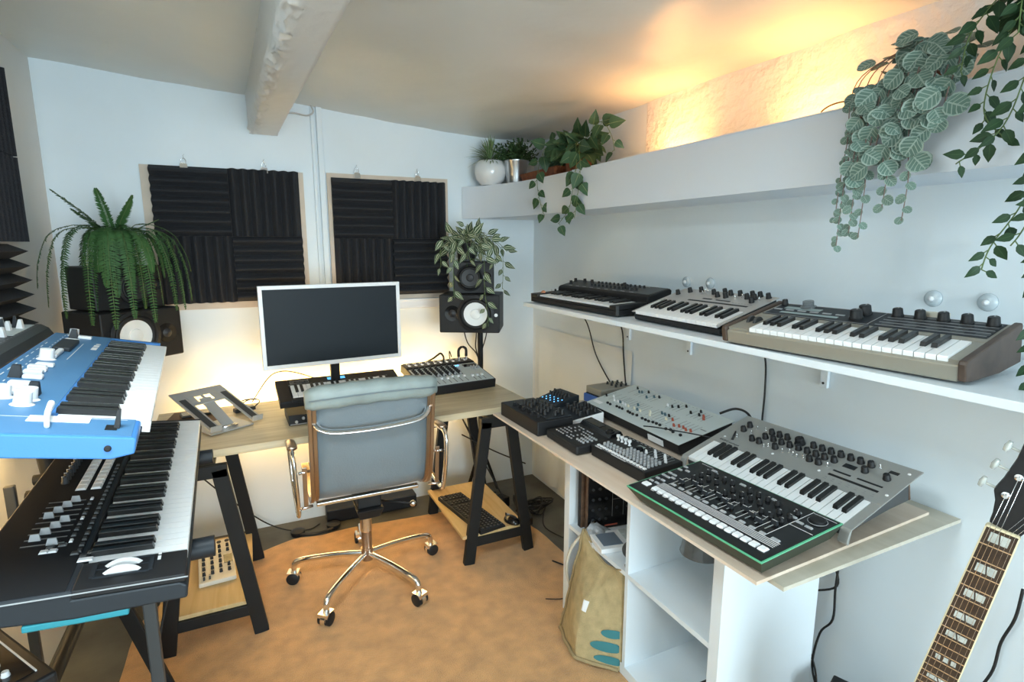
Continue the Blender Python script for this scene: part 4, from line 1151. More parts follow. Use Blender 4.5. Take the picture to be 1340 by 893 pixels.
MB().prism([(0, 0), (0, .035), (.10, .062), (.125, .062), (.125, 0)], 0, .135, 'x').build('body', SLATE, t, bevel=.003)
Q = Matrix.Translation((0, 0, .035)) @ Matrix.Rotation(math.atan2(.027, .10), 4, 'X')
K = knob_rep('knob', .005, .014, BLK, DOTG, 10)
for i in range(6):
    for j in range(2):
        p = Q @ Vector((.018+i*.020, .060+j*.024, .0)); K.at(t, p)
b = MB()
for i in range(12): b.box(.012+i*.0095, .016+i*.0095, .018+.014*(i % 3), .022+.014*(i % 3), 0, .0012, Q)
b.build('light_row', LEDB, t)
t = thing('synth_box', 'small white-sided box with a dark panel full of black knobs', 'synthesizer', (1.085, 1.880, ZT), (0, 0, R(-97)))
MB().prism([(0, 0), (0, .026), (.145, .050), (.145, 0)], 0, .165, 'x').build('body', WHT, t, bevel=.003)
Q = Matrix.Translation((0, 0, .026)) @ Matrix.Rotation(math.atan2(.024, .145), 4, 'X')
MB().box(.004, .161, .004, .141, 0, .002, Q).build('panel', SLATE, t)
K = knob_rep('knob', .0075, .018, BLK, DOTG, 12)
for i in range(5):
    for j in range(3):
        if (i, j) != (0, 2): K.at(t, Q @ Vector((.025+i*.029, .055+j*.033, .002)))
b = MB()
for i in range(8): b.box(.015+i*.017, .026+i*.017, .014, .022, .002, .004, Q)
b.build('key_row', DOTG, t)
t = thing('effects_unit', 'small blue and black effects unit beneath the silver one by the wall', 'effects unit', (1.325, 2.022, ZT), (0, 0, R(-88)))
MB().box(0, .12, 0, .19, 0, .036).build('body', BLUEK, t, bevel=.003)
MB().box(.005, .115, .008, .182, .036, .040).build('panel', SLATE, t, bevel=.001)
b = MB(); 
for i in range(6): b.box(.012+i*.017, .02+i*.017, .02, .028, .040, .042)
b.build('light_row', LEDB, t)
t = thing('effects_unit', 'small silver-grey effects unit stacked on the blue one by the wall', 'effects unit', (1.335, 2.018, ZT+.0405), (0, 0, R(-88)))
MB().box(0, .11, 0, .17, 0, .030).build('body', TAUPE, t, bevel=.003)
K = knob_rep('knob', .005, .012, BLK, DOTG, 10)
for i in range(3):
    for j in range(3): K.at(t, (.030+i*.030, .095+j*.028, .030))

# ------------------------------------------------------------------ keyboards on the wall shelf
ZS = 1.2395
def synthA():
    t = device('synthesizer', 'black keyboard with two-level case, farthest on the wall shelf', 'synthesizer', (1.195, 2.285, 1.282), -88.5, 3, .0405)
    w, d, h = .635, .26, .0405
    b = MB(); b.box(0, w, 0, d, .002, h-.018)                                     # base
    b.box(0, .055, 0, .16, h-.018, h).box(w-.04, w, 0, .16, h-.018, h).box(.055, w-.04, 0, .012, h-.018, h-.010)
    b.build('case', BLK, t, bevel=.004)
    b = MB(); b.prism([(.145, h-.018), (.150, h+.018), (.160, h+.024), (d, h+.042), (d+.01, h+.034), (d, h-.020)], -.002, w+.002, 'x'); b.build('upper_case', BLK, t, bevel=.004)
    MB().box(-.004, .0, 0, .16, .003, h).build('left_cheek', WOODD, t)
    MB().box(w, w+.004, 0, .012, .003, h).build('corner_post', DKG, t)
    keys(t, .058, .012, h-.004, 22, .0244, .130, 'F', thick=.014)
    Q = Matrix.Translation((0, .160, h+.0242)) @ Matrix.Rotation(math.atan2(.018, .11), 4, 'X')
    MB().box(.01, w-.01, .004, .102, 0, .0015, Q).build('panel', DKG, t)
    K = knob_rep('knob', .0075, .017, BLK, DOTG, 12); S = knob_rep('small_knob', .005, .011, BLK, DOTG, 10)
    for x, y in [(.03, .07), (.05, .03), (.10, .075), (.165, .070), (.40, .07), (.44, .05)]: K.at(t, Q @ Vector((x, y, .0015)))
    for i in range(12):
        for j in range(2): S.at(t, Q @ Vector((.21+i*.028, .035+j*.04, .0015)))
    b = MB()
    for i in range(9): b.box(.06+i*.055, .085+i*.055, .012, .0135, .0015, .002, Q)
    for i in range(7): b.box(.07+i*.07, .11+i*.07, .094, .0955, .0015, .002, Q)
    b.build('markings', DOT, t)
    S.at(t, (.020, .12, h)); 
    MB().lathe([(.010, 0), (.010, .006), (.004, .010), (0, .011)], 16, Matrix.Translation((.026, .05, h))).build('orange_pad', mat('orange_button', (.6, .25, .12), .5), t, smooth='auto')
    toggle_rep('switch', CHR, .014).at(t, (.040, .085, h))
synthA()
def synthB():
    t = device('synthesizer', 'compact pale silver keyboard with black knobs, middle one on the wall shelf', 'synthesizer', (1.225, 1.573, 1.272), -91, 17, .030)
    w, d, h = .412, .250, .030
    b = MB(); b.box(0, w, .115, d, h-.003, h).box(0, .014, .0, .115, h-.003, h).box(w-.012, w, 0, .115, h-.003, h); b.build('face_plate', SILVL, t, bevel=.001)
    b = MB(); b.prism([(.004, -.002), (.002, h-.013), (.113, h-.013), (.113, h-.003), (d-.01, h-.003), (d-.012, -.045), (d*.6, -.035)], .004, w-.004, 'x'); b.build('case', BLK, t, bevel=.002)
    keys(t, .015, .004, h+.002, 18, .0214, .108, 'E', thick=.012)
    z = h+.0002
    K = knob_rep('knob', .0078, .017, BLK, DKG, 14)
    for x, y in [(.06, .22), (.10, .235), (.03, .19), (.17, .225), (.205, .24), (.205, .205), (.24, .23), (.24, .205), (.275, .235), (.32, .24), (.32, .215), (.35, .24), (.35, .215), (.36, .19), (.385, .235)]: K.at(t, (x, y, z))
    S = toggle_rep('switch', CHR, .014)
    for x, y in [(.13, .21), (.14, .225), (.125, .23), (.30, .215), (.285, .20), (.375, .205)]: S.at(t, (x, y, z))
    plate('slider_strip', t, [(.12, .375, .150, .158), (.165, .205, .175, .182), (.225, .285, .175, .180)], BLK, z)
    plate('markings', t, [(.30+i*.012, .306+i*.012, .170, .172) for i in range(7)], DOTG, z, .0003)
synthB()
def synthC():
    t = device('synthesizer', 'taupe keyboard with wooden end cheeks and large knobs, nearest on the wall shelf', 'synthesizer', (1.149, 1.084, 1.285), -85, 12.5, .042)
    w, d, h = .548, .245, .042
    b = MB(); b.prism([(0, 0), (0, h-.008), (.010, h-.006), (.118, h-.006), (.118, h), (d, h), (d, -.03)], .014, w-.014, 'x'); b.build('case', TAUPE, t, bevel=.003)
    MB().box(.014, .075, .010, .120, h-.006, h-.001).build('key_surround', TAUPE, t); MB().box(w-.034, w-.014, .010, .120, h-.006, h-.001).build('key_surround', TAUPE, t)
    for x0, x1, n_ in ((0, .014, 'wooden_cheek'), (w-.014, w, 'wooden_cheek')):
        b = MB(); b.prism([(-.004, .004), (-.004, h-.004), (.0, h+.003), (d, h+.006), (d+.004, h), (d+.004, -.040), (d*.6, -.03), (.02, -.004)], x0, x1, 'x'); b.build(n_, WOODB, t, bevel=.003)
    keys(t, .077, .008, h+.004, 22, .0199, .098, 'F', thick=.012)
    z = h+.0001
    MB().box(.022, w-.022, .140, d-.006, z-.0003, z+.0012).build('panel', SLATE, t, bevel=.0008)
    z2 = z+.0013
    plate('panel_border', t, [(.024, .026, .142, .235), (.024, .30, .142, .1436), (.024, w-.024, .236, .2376), (.295, .2966, .142, .236)]+[(.31, w-.026, .150+i*.019, .1525+i*.019) for i in range(5)], DOTG, z2)
    plate('display', t, [(.050, .150, .196, .214), (.060, .215, .160, .172)], LCD, z2)
    plate('button_row', t, [(.03+i*.034, .052+i*.034, .182, .188) for i in range(7)], GRYK, z2, .002)
    K = knob_rep('knob', .0115, .020, BLK, GRYK, 18)
    for x in (.325, .372, .418, .462, .508): K.at(t, (x, .222, z2))
    for x, y in ((.255, .215), (.255, .175)): K.at(t, (x, y, z2), scale=(1.25, 1.25, 1.15))
    K.at(t, (.035, .225, z2), scale=(.7, .7, .8))
    MB().lathe([(.020, 0), (.020, .003), (.014, .006), (.014, .018), (0, .019)], 24, Matrix.Translation((.105, .222, z2))).build('microphone_dome', SMOKE, t, smooth='auto')
    plate('parameter_grid', t, [(.32+i*.045, .345+i*.045, .156+j*.02, .166+j*.02) for i in range(5) for j in range(3)], DKG, z2)
    for x in (.035, .055):
        b = MB(); b.lathe([(.018, -.004), (.019, 0), (.018, .004)], 20, Matrix.Translation((x, .075, h-.006)) @ Matrix.Rotation(R(90), 4, 'Y')); b.build('wheel', DKG, t, smooth='auto')
    MB().box(.36, .42, d-.002, d+.004, h-.002, h+.012).build('rear_tab', CREAM, t)
synthC()

# ------------------------------------------------------------------ left keyboards
def bigkb():
    t = device('keyboard', 'long black keyboard with white sliders panel, on the lower tier at the left', 'keyboard', (-.130, 1.034, .938), 92.2, 5.5, .050)
    w, d, h = .985, .320, .050
    b = MB(); b.prism([(.0, .004), (.0, h-.022), (.012, h-.014), (.160, h-.014), (.160, h), (d, h), (d, .012), (.16, 0)], .0, w, 'x')
    b.build('case', SLATE, t, bevel=.004)
    MB().box(.0, .090, .004, .162, h-.014, h).build('end_block', BLK, t, bevel=.002); MB().box(w-.012, w, .004, .162, h-.014, h).build('end_block', BLK, t, bevel=.002)
    MB().box(.004, w-.004, .170, d-.004, h, h+.001).build('panel', mat('matte_black_panel', (.012, .013, .015), .8, spec=.15), t)
    b = MB(); b.box(-.0012, 0, .0, d, h-.006, h-.004); b.build('edge_line', GRYK, t)
    keys(t, .093, .004, h-.001, 36, .0244, .150, 'C', thick=.018, bh=.011)
    z = h+.0012
    for x in (.045, .070):
        b = MB(); b.lathe([(.038, -.008), (.041, 0), (.038, .008)], 26, Matrix.Translation((x, .100, h-.030)) @ Matrix.Rotation(R(90), 4, 'Y')); b.build('wheel', WHT, t, smooth='auto')
    plate('wheel_surround', t, [(.030, .034, .060, .14), (.057, .058, .060, .14), (.081, .085, .060, .14), (.034, .081, .055, .062), (.034, .081, .138, .145)], SLATE, h, .002)
    b = MB(); b.box(.065, .078, .045, .050, h, h+.001).box(.084, .095, .045, .050, h, h+.001); b.build('light_marks', DOT, t)
    B = cap_rep('pad', .024, .020, .004, WHT)
    for i in range(8):
        for j in range(2): B.at(t, (.448+i*.0255, .197+j*.028, z))
    F = Rep(lambda: MB().taper((0, 0), (.008, .020), (.003, .014), 0, .014).build('slider', GRYK))
    tr_ = []
    for i in range(9):
        x = .178+i*.0245; tr_.append((x-.001, x+.001, .205, .268)); F.at(t, (x, .222+.030*((i*3) % 4)/3, z), scale=(.6, .9, .9))
    plate('slider_track', t, tr_, SLOT, z); plate('slider_scale', t, [(x0+.004, x1+.004, a, b_) for x0, x1, a, b_ in tr_], DOTG, z)
    K = knob_rep('knob', .007, .016, SLATE, DOT, 12)
    for i in range(8): K.at(t, (.488+i*.024, .262, z))
    S = cap_rep('button', .012, .008, .003, DKG); Sw = cap_rep('light_button', .012, .006, .003, WHT)
    for i in range(20): S.at(t, (.138+i*.0235, .175, z))
    for i in range(9): (Sw if i % 4 == 0 else S).at(t, (.183+i*.0245, .195, z))
    for x, y in ((.10, .165), (.10, .155), (.15, .215), (.15, .228)): Sw.at(t, (x, y, z), scale=(1, 2.2, 1))
    for x, y in ((.115, .165), (.13, .180), (.125, .155), (.165, .222), (.17, .205)): S.at(t, (x, y, z), scale=(.9, 1.6, 1))
    MB().box(.001, .040, .085, .225, -.009, .0035).build('foam_foot', TEAL, t, bevel=.003)
bigkb()

def blue():
    t = device('synthesizer', 'bright blue synthesizer with white caps, on the upper tier at the left', 'synthesizer', (-.176, 1.012, 1.199), 94.5, 12, .036)
    w, d, h = 1.0, .262, .036
    b = MB(); b.prism([(.0, .010), (.0, h-.024), (.004, h-.018), (.118, h-.018), (.118, h), (d, h), (d, .0), (.03, .0)], .105, w, 'x'); b.build('case', BLUE, t, bevel=.003)
    b = MB(); b.prism([(.0, .010), (.0, h-.003), (.004, h), (d, h), (d, .0), (.03, .0)], .0, .1052, 'x'); b.build('left_block', BLUE, t, bevel=.003)
    MB().box(.006, .104, .008, d-.004, h, h+.0008).box(.104, w-.006, .128, d-.004, h, h+.0008).build('panel', BLUED, t)
    MB().box(w-.02, w, .004, .12, h-.018, h).build('end_block', BLUE, t)
    keys(t, .108, -.014, h-.002, 29, .0292, .136, 'C', thick=.020, bh=.011)
    z = h+.001
    W1 = Rep(lambda: MB().lathe([(.017, 0), (.013, .003), (.012, .022), (0, .023)], 18).build('knob', WHT, smooth='auto'))
    W2 = Rep(lambda: MB().box(-.012, .012, -.012, .012, 0, .008).build('button', WHT, bevel=.002))
    D1 = Rep(lambda: MB().taper((0, 0), (.022, .020), (.012, .012), 0, .024).build('lever', SLATE))
    for x, y in ((.17, .173), (.205, .172), (.213, .209)): W1.at(t, (x, y, z))
    W1.at(t, (.584, .212, z), scale=(1.1, 1.1, 1.1)); W1.at(t, (.965, .215, z), scale=(.9, .9, .9))
    for x, y in ((.473, .208), (.50, .200), (.42, .205), (.375, .197), (.31, .205), (.276, .207), (.241, .202), (.446, .203), (.86, .205), (.93, .185)): W2.at(t, (x, y, z), scale=(.8, 1.3, 1))
    for x, y in ((.381, .225), (.243, .172), (.927, .211)): D1.at(t, (x, y, z))
    b = MB(); b.box(.60, .69, .196, .208, 0, .010, Matrix.Translation((0, 0, z))); b.build('white_slider', WHT, t, bevel=.003)
    b = MB(); b.box(.70, .84, .186, .222, 0, .010, Matrix.Translation((0, 0, z))); b.build('dark_switch_bank', SLATE, t, bevel=.002)
    plate('bend_plate', t, [(.070, .103, .070, .150)], WHT, z, .001)
    b = MB(); b.tube([(.035, .118, z+.003), (.055, .122, z+.010), (.085, .126, z+.012), (.12, .128, z+.018)], .0035, 8, r2=.005); b.build('bend_lever', WHT, t, smooth='auto')
    b = MB(); b.taper((.055, .031), (.020, .008), (.006, .005), 0, .030, Matrix.Translation((0, 0, z))); b.build('mod_lever', BLK, t)
    b = MB(); b.box(.035, .062, .030, .046, z, z+.001); b.build('lever_slot', SLOT, t)
    L_ = []
    for i in range(26): L_.append((.13+i*.034, .144+i*.034, .232, .234))
    for i in range(14): L_.append((.14+i*.05, .165+i*.05, .248, .250))
    L_ += [(.60, .84, .176, .1775), (.01, .10, .195, .196), (.096, .0972, .02, .27), (.02, .022, .20, .23), (.76, .80, .140, .152), (.81, .835, .140, .152), (.845, .86, .140, .150)]
    plate('markings', t, L_, DOT, z, .0003)
    b = MB(); b.lathe([(.005, 0), (.005, .002), (.003, .003)], 14, Matrix.Translation((0, .036, h*.5)) @ Matrix.Rotation(R(-90), 4, 'Y')); b.build('side_socket', BLK, t)
blue()
def grey():
    t = device('synthesizer', 'dark grey synthesizer with pale plates and white toggles, behind the blue one', 'synthesizer', (-.478, 1.15, 1.262), 94.0, 5, .085)
    w, d, h = .98, .172, .085
    b = MB(); b.prism([(0, 0), (0, h-.028), (.012, h-.010), (.030, h), (d, h), (d, -.004)], 0, w, 'x'); b.build('case', DKG, t, bevel=.003)
    z = h+.0002
    for q in [(.28, .44, .040, .15), (.72, .95, .040, .16), (.05, .18, .05, .15)]: plate('pale_plate', t, [q], ODYM, z, .0012)
    T = Rep(lambda: MB().taper((0, 0), (.014, .016), (.010, .006), 0, .026).build('rocker', WHT))
    S = toggle_rep('switch', CHR, .026)
    random.seed(8)
    for i in range(18): T.at(t, (.16+i*.044, .055+.026*((i*3) % 4)/1.5, z+.001), rotz=random.uniform(-.2, .2))
    for i in range(8): S.at(t, (.20+i*.095, .12+.02*(i % 2), z+.001))
    D = Rep(lambda: MB().taper((0, 0), (.012, .012), (.006, .005), 0, .034).build('lever', SLATE))
    for x, y in ((.80, .08), (.88, .07), (.60, .10), (.45, .08)): D.at(t, (x, y, z+.001))
    plate('markings', t, [(.14+i*.03, .155+i*.03, .036, .038) for i in range(26)], DOTG, z, .0003)
grey()

def kbstand():
    t = thing('keyboard_stand', 'black two-tier keyboard stand with round end knobs under the left keyboards', 'keyboard stand', (-.35, 1.274, .0005))
    for yy, nm in ((0, 0), (.585, 1)):
        MB().tube([(-.22, yy, .863), (.175, yy, .863)], .0145, 12).build('lower_arm', BLKM, t, smooth='auto')
        MB().tube([(.190-.02*nm, yy, .8585), (.245-.03*nm, yy, .8585)], .022, 16).build('end_knob', SLATE, t, smooth='auto')
        MB().tube([(-.34, yy, 1.146), (.10, yy, 1.146)], .0145, 12).build('upper_arm', BLKM, t, smooth='auto')
        MB().tube([(-.185, yy+.03, .80), (-.215, yy+.03, 1.14)], .022, 12).build('upright', BLKM, t, smooth='auto')
        MB().tube([(-.22, yy+.03, .80), (-.25, yy+.03, .80)], .024, 12).build('clamp_knob', BLK, t, smooth='auto')
        MB().bar((-.19, yy+.03, .87), (.05, yy+.03, .0), .022, .040, up=(1, 0, 0)).build('leg', BLKM, t, bevel=.003)
        MB().bar((.117 if not nm else -.27, yy-.01, .86), (.117 if not nm else -.27, yy-.01, .0), .018, .024, up=(1, 0, 0)).build('leg', DKG, t, bevel=.003)
        MB().tube([(-.075, yy+.02, .50), (-.075, yy-.035, .50)], .018, 12).build('pivot_knob', BLK, t, smooth='auto')
    MB().tube([(-.08, .0, .60), (-.08, .585, .60)], .014, 10).build('cross_brace', BLKM, t, smooth='auto')
    return t
kbstand()

# amplifier below the near end
t = thing('amplifier', 'black amplifier with a white-edged knob panel, lower left corner', 'amplifier', (-.345, 1.10, .0005), (0, 0, R(125.5)))
MB().box(0, .30, -.0, .26, 0, .775).build('cabinet', BLK, t, bevel=.006)
MB().box(.03, .25, .02, .16, .775, .7765).build('control_panel', BLKG, t)
b = MB(); b.box(.03, .25, .018, .0205, .775, .778).box(.249, .252, .018, .16, .775, .778); b.build('panel_edge', DOT, t)
K = knob_rep('knob', .006, .009, WHT, BLK, 12)
for i in range(5):
    for j in range(2): K.at(t, (.06+i*.04, .05+j*.045, .7765))
b = MB()
for i in range(11): b.box(-.002, 0, .03+i*.03, .05+i*.03, .2, .74)
b.build('grille', GRYK, t)

# ------------------------------------------------------------------ things on the trestle shelves
t = thing('small_mixer', 'small cream mixer with two rows of knobs on the left trestle shelf', 'mixer', (-.262, 2.335, .1535), (0, 0, R(4)))
MB().prism([(0, 0), (0, .018), (.29, .045), (.30, .03), (.30, 0)], 0, .135, 'x').build('body', CREAM, t, bevel=.004)
Q = Matrix.Translation((0, 0, .018)) @ Matrix.Rotation(math.atan2(.027, .29), 4, 'X')
K = knob_rep('knob', .006, .014, SLATE, DOT, 10)
for i in range(4):
    for j in range(6):
        if not (i == 3 and 2 <= j <= 3): K.at(t, Q @ Vector((.020+i*.031, .05+j*.036, .0)))
F = cap_rep('fader', .008, .020, .012, BLK, DOT)
for i in range(2): F.at(t, Q @ Vector((.02+i*.02, .025, 0)))
MB().box(.095, .128, .105, .165, 0, .001, Q).build('display', BLKG, t)
b = MB()
for i in range(4): b.cyl((.020+i*.031, .272), .009, 0, .003, 12, M=Q)
b.build('sockets', SLATE, t, smooth='auto')
t = thing('small_speaker', 'round dark speaker lying behind the small cream mixer', 'speaker', (-.345, 2.60, .1535))
MB().lathe([(.0, 0), (.03, 0), (.034, .008), (.034, .07), (.028, .078), (0, .078)], 20).build('body', SLATE, t, smooth='auto')
MB().lathe([(.030, .0782), (.024, .081), (0, .081)], 20).build('grille', DKG, t, smooth='auto')

t = thing('computer_keyboard', 'black computer keyboard lying on the right trestle shelf', 'computer keyboard', (.905, 2.262, .1535), (0, 0, R(99)))
MB().prism([(0, 0), (0, .010), (.140, .020), (.140, 0)], 0, .440, 'x').build('body', BLK, t, bevel=.002)
b = MB(); Q = Matrix.Translation((0, 0, .010)) @ Matrix.Rotation(math.atan2(.010, .140), 4, 'X')
random.seed(1)
for j in range(6):
    for i in range(21):
        if i == 14 or i == 17: continue
        b.taper((.016+i*.0204, .014+j*.0205+(.008 if j == 5 else 0)), (.0175, .0175), (.0135, .014), 0, .006, Q)
o = b.build('keycaps', SLATE, t)
b = MB()
for j in range(6):
    for i in range(21):
        if i in (14, 17): continue
        b.box(.013+i*.0204, .0165+i*.0204, .014+j*.0205, .0175+j*.0205, .006, .0062, Q)
b.build('key_legends', DOTG, t); MB().box(.405, .425, .128, .134, .0, .0006, Q).build('badge', DOT, t)
for o_ in (t,): o_.location = (1.045, 2.255, .1535); o_.rotation_euler = (0, 0, R(99))
t = thing('computer_mouse', 'glossy dark computer mouse beside the keyboard on the trestle shelf', 'computer mouse', (1.095, 2.29, .1535), (0, 0, R(15)))
MB().sphere((0, 0, .001), .05, 20, 12, (.62, 1, .62)).build('body', BLKG, t, smooth=True)
bm_ = t.children[0].data
for v in bm_.vertices:
    if v.co.z < 0: v.co.z = 0
MB().tube([(0, .020, .031), (0, .034, .026)], .004, 8).build('scroll_wheel', GRYK, t, smooth=True)
MB().box(-.0006, .0006, .005, .049, .012, .0295).build('button_split', RUB, t)

# floor things behind desk
t = thing('floor_case', 'long low black case lying on the floor behind the chair', 'case', (.30, 2.955, .0005), (0, 0, R(0)))
MB().box(0, .50, 0, .085, 0, .075).build('body', BLK, t, bevel=.006); MB().box(.18, .30, -.012, 0, .03, .045).build('handle', DKG, t, bevel=.004)
t = thing('headphones', 'black headphones lying on the dark floor behind the chair', 'headphones', (.235, 2.925, .0005))
b = MB(); b.tube([(.09*math.cos(a), .05*math.sin(a)-.02, .014) for a in [R(180+k*12) for k in range(16)]], (.007, .012), 8); b.build('headband', BLK, t, smooth=True)
for s in (-1, 1): MB().lathe([(.032, 0), (.036, .01), (.036, .022), (.02, .03), (0, .03)], 20, Matrix.Translation((s*.09, -.015, 0))).build('ear_cup', BLK, t, smooth='auto')
for i, (x, y, l) in enumerate([(1.16, 2.66, 'black power adapter with a white sticker behind the right trestle'), (1.40, 2.16, 'small black power block on the floor beside the shelf unit')]):
    t = thing('power_adapter', l, 'power adapter', (x, y, .0095 if i == 0 else .0005), (0, 0, R(20)))
    MB().box(0, .13 if i == 0 else .05, 0, .07, 0, .06 if i == 0 else .05).build('body', BLK, t, bevel=.005)
    if i == 0: MB().box(.03, .06, -.001, .0, .02, .035).build('sticker', WHT, t)
t = thing('power_strip', 'black power strip on the floor in the right corner', 'power strip', (1.30, 2.45, .0105), (0, 0, R(75)))
MB().box(0, .30, 0, .055, 0, .04).build('body', BLK, t, bevel=.005)
for i in range(4): MB().lathe([(.018, .04), (.018, .042), (.015, .042), (.015, .0405)], 16, Matrix.Translation((.05+i*.065, .028, 0))).build('socket', SLATE, t)
def tangle(c, r, n, seed, label):
    random.seed(seed); P = []
    for i in range(n):
        a = i*2.2+random.uniform(-.3, .3); rr = r*random.uniform(.45, 1)
        P.append((c[0]+rr*math.cos(a), c[1]+rr*.7*math.sin(a), c[2]+.004+random.uniform(0, .035)))
    cable('coiled_cable', P, .004, label)
tangle((1.40, 2.62, .005), .13, 34, 3, 'tangled black cables heaped on the floor in the right corner')
tangle((1.18, 2.86, .006), .10, 24, 6, 'small heap of black cables behind the right trestle')
def flr(n, pts, l, r=.0035, z=.006, m=RUB): cable(n, [(x, y, (p[2] if len(p) > 2 else z)) for p in pts for x, y in [(p[0], p[1])]], r, l, m)
flr('floor_cable', [(-.30, 2.95, .42), (-.2, 2.98, .28), (-.10, 2.99, .16), (.0, 2.99, .06), (.10, 2.96, .012), (.2, 2.93, .006), (.26, 2.97)], 'black cable sagging along the wall under the left of the desk')
flr('floor_cable', [(1.22, 2.10, .014), (1.30, 1.98, .014), (1.36, 2.06, .008), (1.40, 2.2), (1.35, 2.4), (1.42, 2.55)], 'black cable running across the dark floor beside the shelf unit')
flr('floor_cable', [(1.05, 1.86, .014), (1.12, 1.83, .013), (1.20, 1.84, .012), (1.28, 1.92, .013), (1.40, 2.02, .006)], 'thin cable curling on the rug edge by the shelf unit', r=.0022)
for i, (a, b_) in enumerate([((1.03, 2.95, .62), (1.20, 2.58, .10)), ((1.19, 2.97, .62), (1.02, 2.60, .12)), ((.98, 2.9, .70), (1.12, 2.72, .35)), ((1.02, 2.78, .46), (1.33, 2.60, .30))]):
    m_ = [(a[k]+b_[k])/2 for k in range(3)]; m_[2] -= .01
    cable('hanging_lead', [a, m_, b_], .004, ['black lead slanting down to the right behind the right trestle', 'black lead slanting down to the left behind the right trestle', 'short black lead from the desk back above the right trestle shelf', 'black lead running sideways behind the right trestle'][i])
cable('under_desk_lead', [(.78, 3.03, .62), (.80, 3.02, .52), (.84, 3.02, .47), (.92, 3.0, .45), (1.0, 2.98, .46)], .003, 'thin black lead curving on the wall right of the chair')
cable('floor_cable', [(-.33, 1.95, .004), (-.36, 1.90, .10), (-.34, 1.95, .25), (-.30, 2.0, .40)], .004, 'black cable rising from the floor beside the keyboard stand')

# cables on right wall
for pts, l in [([(1.50, 2.40, 1.215), (1.585, 2.40, 1.10), (1.595, 2.33, .95), (1.60, 2.22, .84), (1.595, 2.14, .80), (1.57, 2.05, .80)], 'black cable sweeping down the wall from under the black keyboard'),
               ([(1.50, 2.05, 1.215), (1.60, 2.12, 1.10), (1.605, 2.11, .98), (1.60, 2.08, .85), (1.58, 2.04, .80)], 'thin black cable hanging straight below the farther shelf board'),
               ([(1.55, 1.32, 1.215), (1.60, 1.31, 1.12), (1.607, 1.305, 1.0), (1.60, 1.30, .88), (1.595, 1.28, .80)], 'thin black cable hanging between shelf and silver synthesizer'),
               ([(1.585, .90, .775), (1.60, .915, .68), (1.605, .975, .55), (1.605, .985, .44), (1.60, .98, .33), (1.605, 1.02, .25), (1.60, 1.03, .12), (1.59, .98, .03)], 'black cable dangling against the wall beside the shelf unit'),
               ([(1.60, 1.03, .60), (1.605, 1.0, .52), (1.61, .985, .44), (1.60, 1.06, .38), (1.605, 1.10, .34), (1.60, 1.08, .24), (1.60, 1.02, .12), (1.59, 1.0, .03)], 'second black cable looping outward beside the shelf unit'),
               ([(1.60, .545, .70), (1.60, .55, .62), (1.605, .57, .54), (1.60, .575, .46), (1.60, .60, .36), (1.60, .61, .2)], 'black cable on the wall behind the guitar neck')]:
    cable('wall_cable', pts, .0035, l, group='cables on the right wall')

# ------------------------------------------------------------------ contents of the shelf unit
# rack boxes standing in the upper far cell
for i, (y0, x, w_, l) in enumerate([(1.700, 1.115, .022, 'thin brown-sided drum pad box standing behind the black one in the shelf unit')]):
    t = thing('instrument_box', l, 'instrument', (x, y0, ZK1+.0005))
    MB().box(0, .30, 0, w_, 0, .300).build('body', WOODD, t, bevel=.002)
    MB().box(-.002, .0, .002, w_-.002, .003, .29).build('edge_strip', BLK, t)
t = thing('groovebox', 'black square drum pad panel with white grid lines standing in the shelf unit', 'instrument', (1.125, 1.690, ZK1+.0005), (R(0), 0, R(-8)))
MB().box(0, .30, -.022, 0, 0, .300).build('body', WOODD, t, bevel=.002)
MB().box(.003, .297, -.026, -.022, .004, .296).build('panel', BLKG, t)
b = MB()
for i in range(4): b.box(.105+i*.048, .1065+i*.048, -.0265, -.026, .05, .28)
for j in range(3): b.box(.105, .28, -.0265, -.026, .12+j*.07, .1212+j*.07)
b.box(.015, .028, -.027, -.026, .02, .04).box(.04, .05, -.027, -.026, .018, .026)
b.build('grid_lines', DOTG, t)
K = Rep(lambda: MB().lathe([(.006, 0), (.006, .003), (.003, .005), (0, .005)], 12).build('knob', SLATE, smooth='auto'))
for i in range(3):
    for j in range(6):
        o = K.at(t, (.022+i*.028, -.026, .045+j*.042)); o.rotation_euler = (R(90), 0, 0)
for i in range(4):
    for j in range(3):
        o = K.at(t, (.125+i*.046, -.026, .085+j*.068)); o.rotation_euler = (R(90), 0, 0)
MB().box(.075, .130, -.0268, -.026, .012, .018).build('red_mark', RED, t)
t = thing('pad_controller', 'flat white pad controller with a grey square lying in the shelf unit', 'controller', (1.105, 1.630, ZK1+.0005), (0, 0, R(-12)))
MB().box(0, .30, -.125, .0, 0, .018).build('body', WHT, t, bevel=.003)
MB().box(.018, .095, -.105, -.020, .018, .0195).build('grey_screen', mat('slate_blue', (.16, .20, .25), .3), t)
P = Rep(lambda: MB().box(-.016, .016, -.016, .016, 0, .003).build('pad', ODYM, bevel=.002))
for i in range(4):
    for j in range(3): P.at(t, (.13+i*.040, -.100+j*.038, .018))
t = thing('microphone_ball', 'round grey mesh microphone head lying in the shelf unit', 'microphone', (1.16, 1.445, ZK1+.0305), (0, 0, R(20)))
MB().sphere((0, 0, 0), .030, 18, 12).build('grille', mat('grey_mesh', (.10, .10, .10), .6, .3, bump=1., bscale=500), t, smooth=True)
MB().tube([(.024, 0, 0), (.11, 0, -.008)], .022, 16, r2=.014).build('handle', BLK, t, smooth='auto')
# smoked plastic covers in upper near cell
t = thing('plastic_tub', 'smoky clear plastic tub hanging upside down at the top of the near cell', 'tub', (1.235, 1.19, .543))
MB().lathe([(0, .215), (.030, .215), (.046, .19), (.050, .12), (.056, .05), (.062, .012), (.066, .0), (.063, .0), (.053, .05), (.047, .12), (.043, .185), (0, .20)], 28).build('body', SMOKE, t, smooth='auto')

